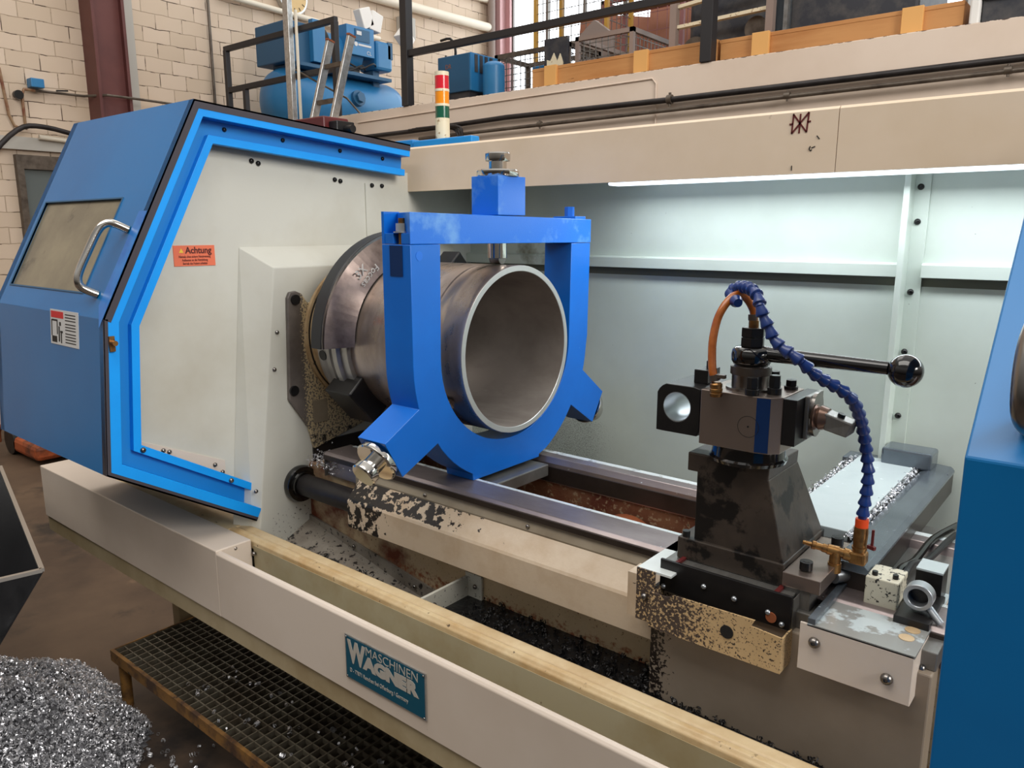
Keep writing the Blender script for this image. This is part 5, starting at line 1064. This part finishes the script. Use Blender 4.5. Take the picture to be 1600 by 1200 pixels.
for v in [v for v in hb.bm.verts if not v.link_faces]: hb.bm.verts.remove(v)
hp_ = thing('swarf_heap', 'big heap of curly silver steel swarf on the floor at the lower left', 'metal chips', (-2.6, 0.66, 0)); hp_['kind'] = 'stuff'
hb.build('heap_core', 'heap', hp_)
def p_heap():
    while True:
        x = random.uniform(-3.08, -2.12); y = random.uniform(0.28, 1.03); z = heap_h(x, y)
        if z > 0.004: return (x, y, z + random.uniform(-0.008, 0.008)), random.uniform(0.7, 1.5)
curls('swarf_curls', 15000, p_heap, 'chip', (0.0020, 0.0055), hp_, 0.0011)
def p_sc():
    if random.random() < 0.45: return (random.gauss(-2.05, 0.16), random.gauss(0.86, 0.07), 0.006), 0.9
    return (random.uniform(-2.5, -1.6), random.uniform(0.6, 0.98), 0.004), 1
tag(curls('loose_swarf', 330, p_sc, 'chip', (0.003, 0.009), turns=(0.8, 4)), 'loose silver swarf curls scattered on the floor by the step', 'metal chips', kind='stuff')
# grating step
t = thing('grating_step', 'low step of dirty steel grating on a rusty yellow frame under the tray', 'step', (-1.8, 1.2, 0))
zg = 0.20; xg0, xg1, yg0, yg1 = -2.56, -0.9, 0.985, 1.33
g = MB()
k = xg0
while k < xg1: g.box(k - 0.002, k + 0.002, yg0, yg1, zg - 0.024, zg); k += 0.033
k = yg0
while k < yg1: g.box(xg0, xg1, k - 0.002, k + 0.002, zg - 0.016, zg - 0.001); k += 0.033
g.build('grating', 'grating', t)
g = MB(); g.box(xg0 - 0.006, xg1, yg0 - 0.012, yg0, zg - 0.036, zg + 0.003).box(xg0 - 0.006, xg0, yg0, yg1, zg - 0.036, zg + 0.003).box(xg0, xg1, yg1, yg1 + 0.01, zg - 0.036, zg).build('frame', 'yellow_frame', t)
for x in (xg0 + 0.02, -0.98):
    for y in (yg0 + 0.012, yg1 - 0.02): B().cyl((x + 0.015, y, 0), (x + 0.015, y, zg - 0.03), 0.018, n=16).build('leg', 'yellow_frame', t, smooth=30)
def p_gs(): return (random.uniform(-2.2, -1.1), random.uniform(0.99, 1.2), zg + 0.004), 1
tag(curls('grating_swarf', 70, p_gs, 'chip', (0.003, 0.007), turns=(0.8, 4)), 'few silver swarf curls lying on the grating step', 'metal chips', kind='stuff')
# chip bin at left
t = thing('chip_bin', 'glossy black tipping chip bin with a bright rim at the left edge', 'bin', (-2.75, 0.6, 0))
rim = [Vector((-2.21, 0.69, 0.70)), Vector((-3.35, 0.95, 0.70)), Vector((-3.50, 0.33, 0.70)), Vector((-2.32, 0.18, 0.70))]
low = [Vector((-2.62, 0.585, 0.22)), Vector((-3.15, 0.74, 0.22)), Vector((-3.25, 0.45, 0.22)), Vector((-2.68, 0.34, 0.22))]
b = MB()
for i in range(4):
    j = (i + 1) % 4; b.face([low[i], low[j], rim[j], rim[i]])
b.face(low)
o = b.build('hopper', 'bin', t); sm = o.modifiers.new('s', 'SOLIDIFY'); sm.thickness = 0.006
b = MB()
for i in range(4): b.bar(rim[i], rim[(i + 1) % 4], 0.012, 0.010)
b.build('rim', 'bin_rim', t)
b = MB().box(-3.1, -2.7, 0.42, 0.66, 0.10, 0.22); b.build('chassis', 'bin', t)
for x in (-3.05, -2.75):
    for y in (0.42, 0.66): B().cyl((x, y - 0.02, 0.05), (x, y + 0.02, 0.05), 0.05, n=20).build('wheel', 'black', t, smooth=30)
# orange cable drum like thing far on the floor
t = thing('pallet_truck', 'small rusty orange truck wheel unit on the floor beyond the guard', 'pallet truck', (-6.1, 1.95, 0))
B().cyl((-6.25, 1.85, 0.10), (-6.25, 1.95, 0.10), 0.10, n=28).build('wheel', 'black', t, smooth=30)
B().box(-6.2, -5.75, 1.85, 2.2, 0.03, 0.14).build('fork_carriage', 'rust_orange', t, bevel=0.03)
B().tube([(-6.2, 1.88, 0.14), (-6.3, 1.86, 0.2), (-6.42, 1.84, 0.16), (-6.45, 1.84, 0.06)], 0.02, 10).build('pedal', 'red_rust', t, smooth=40)
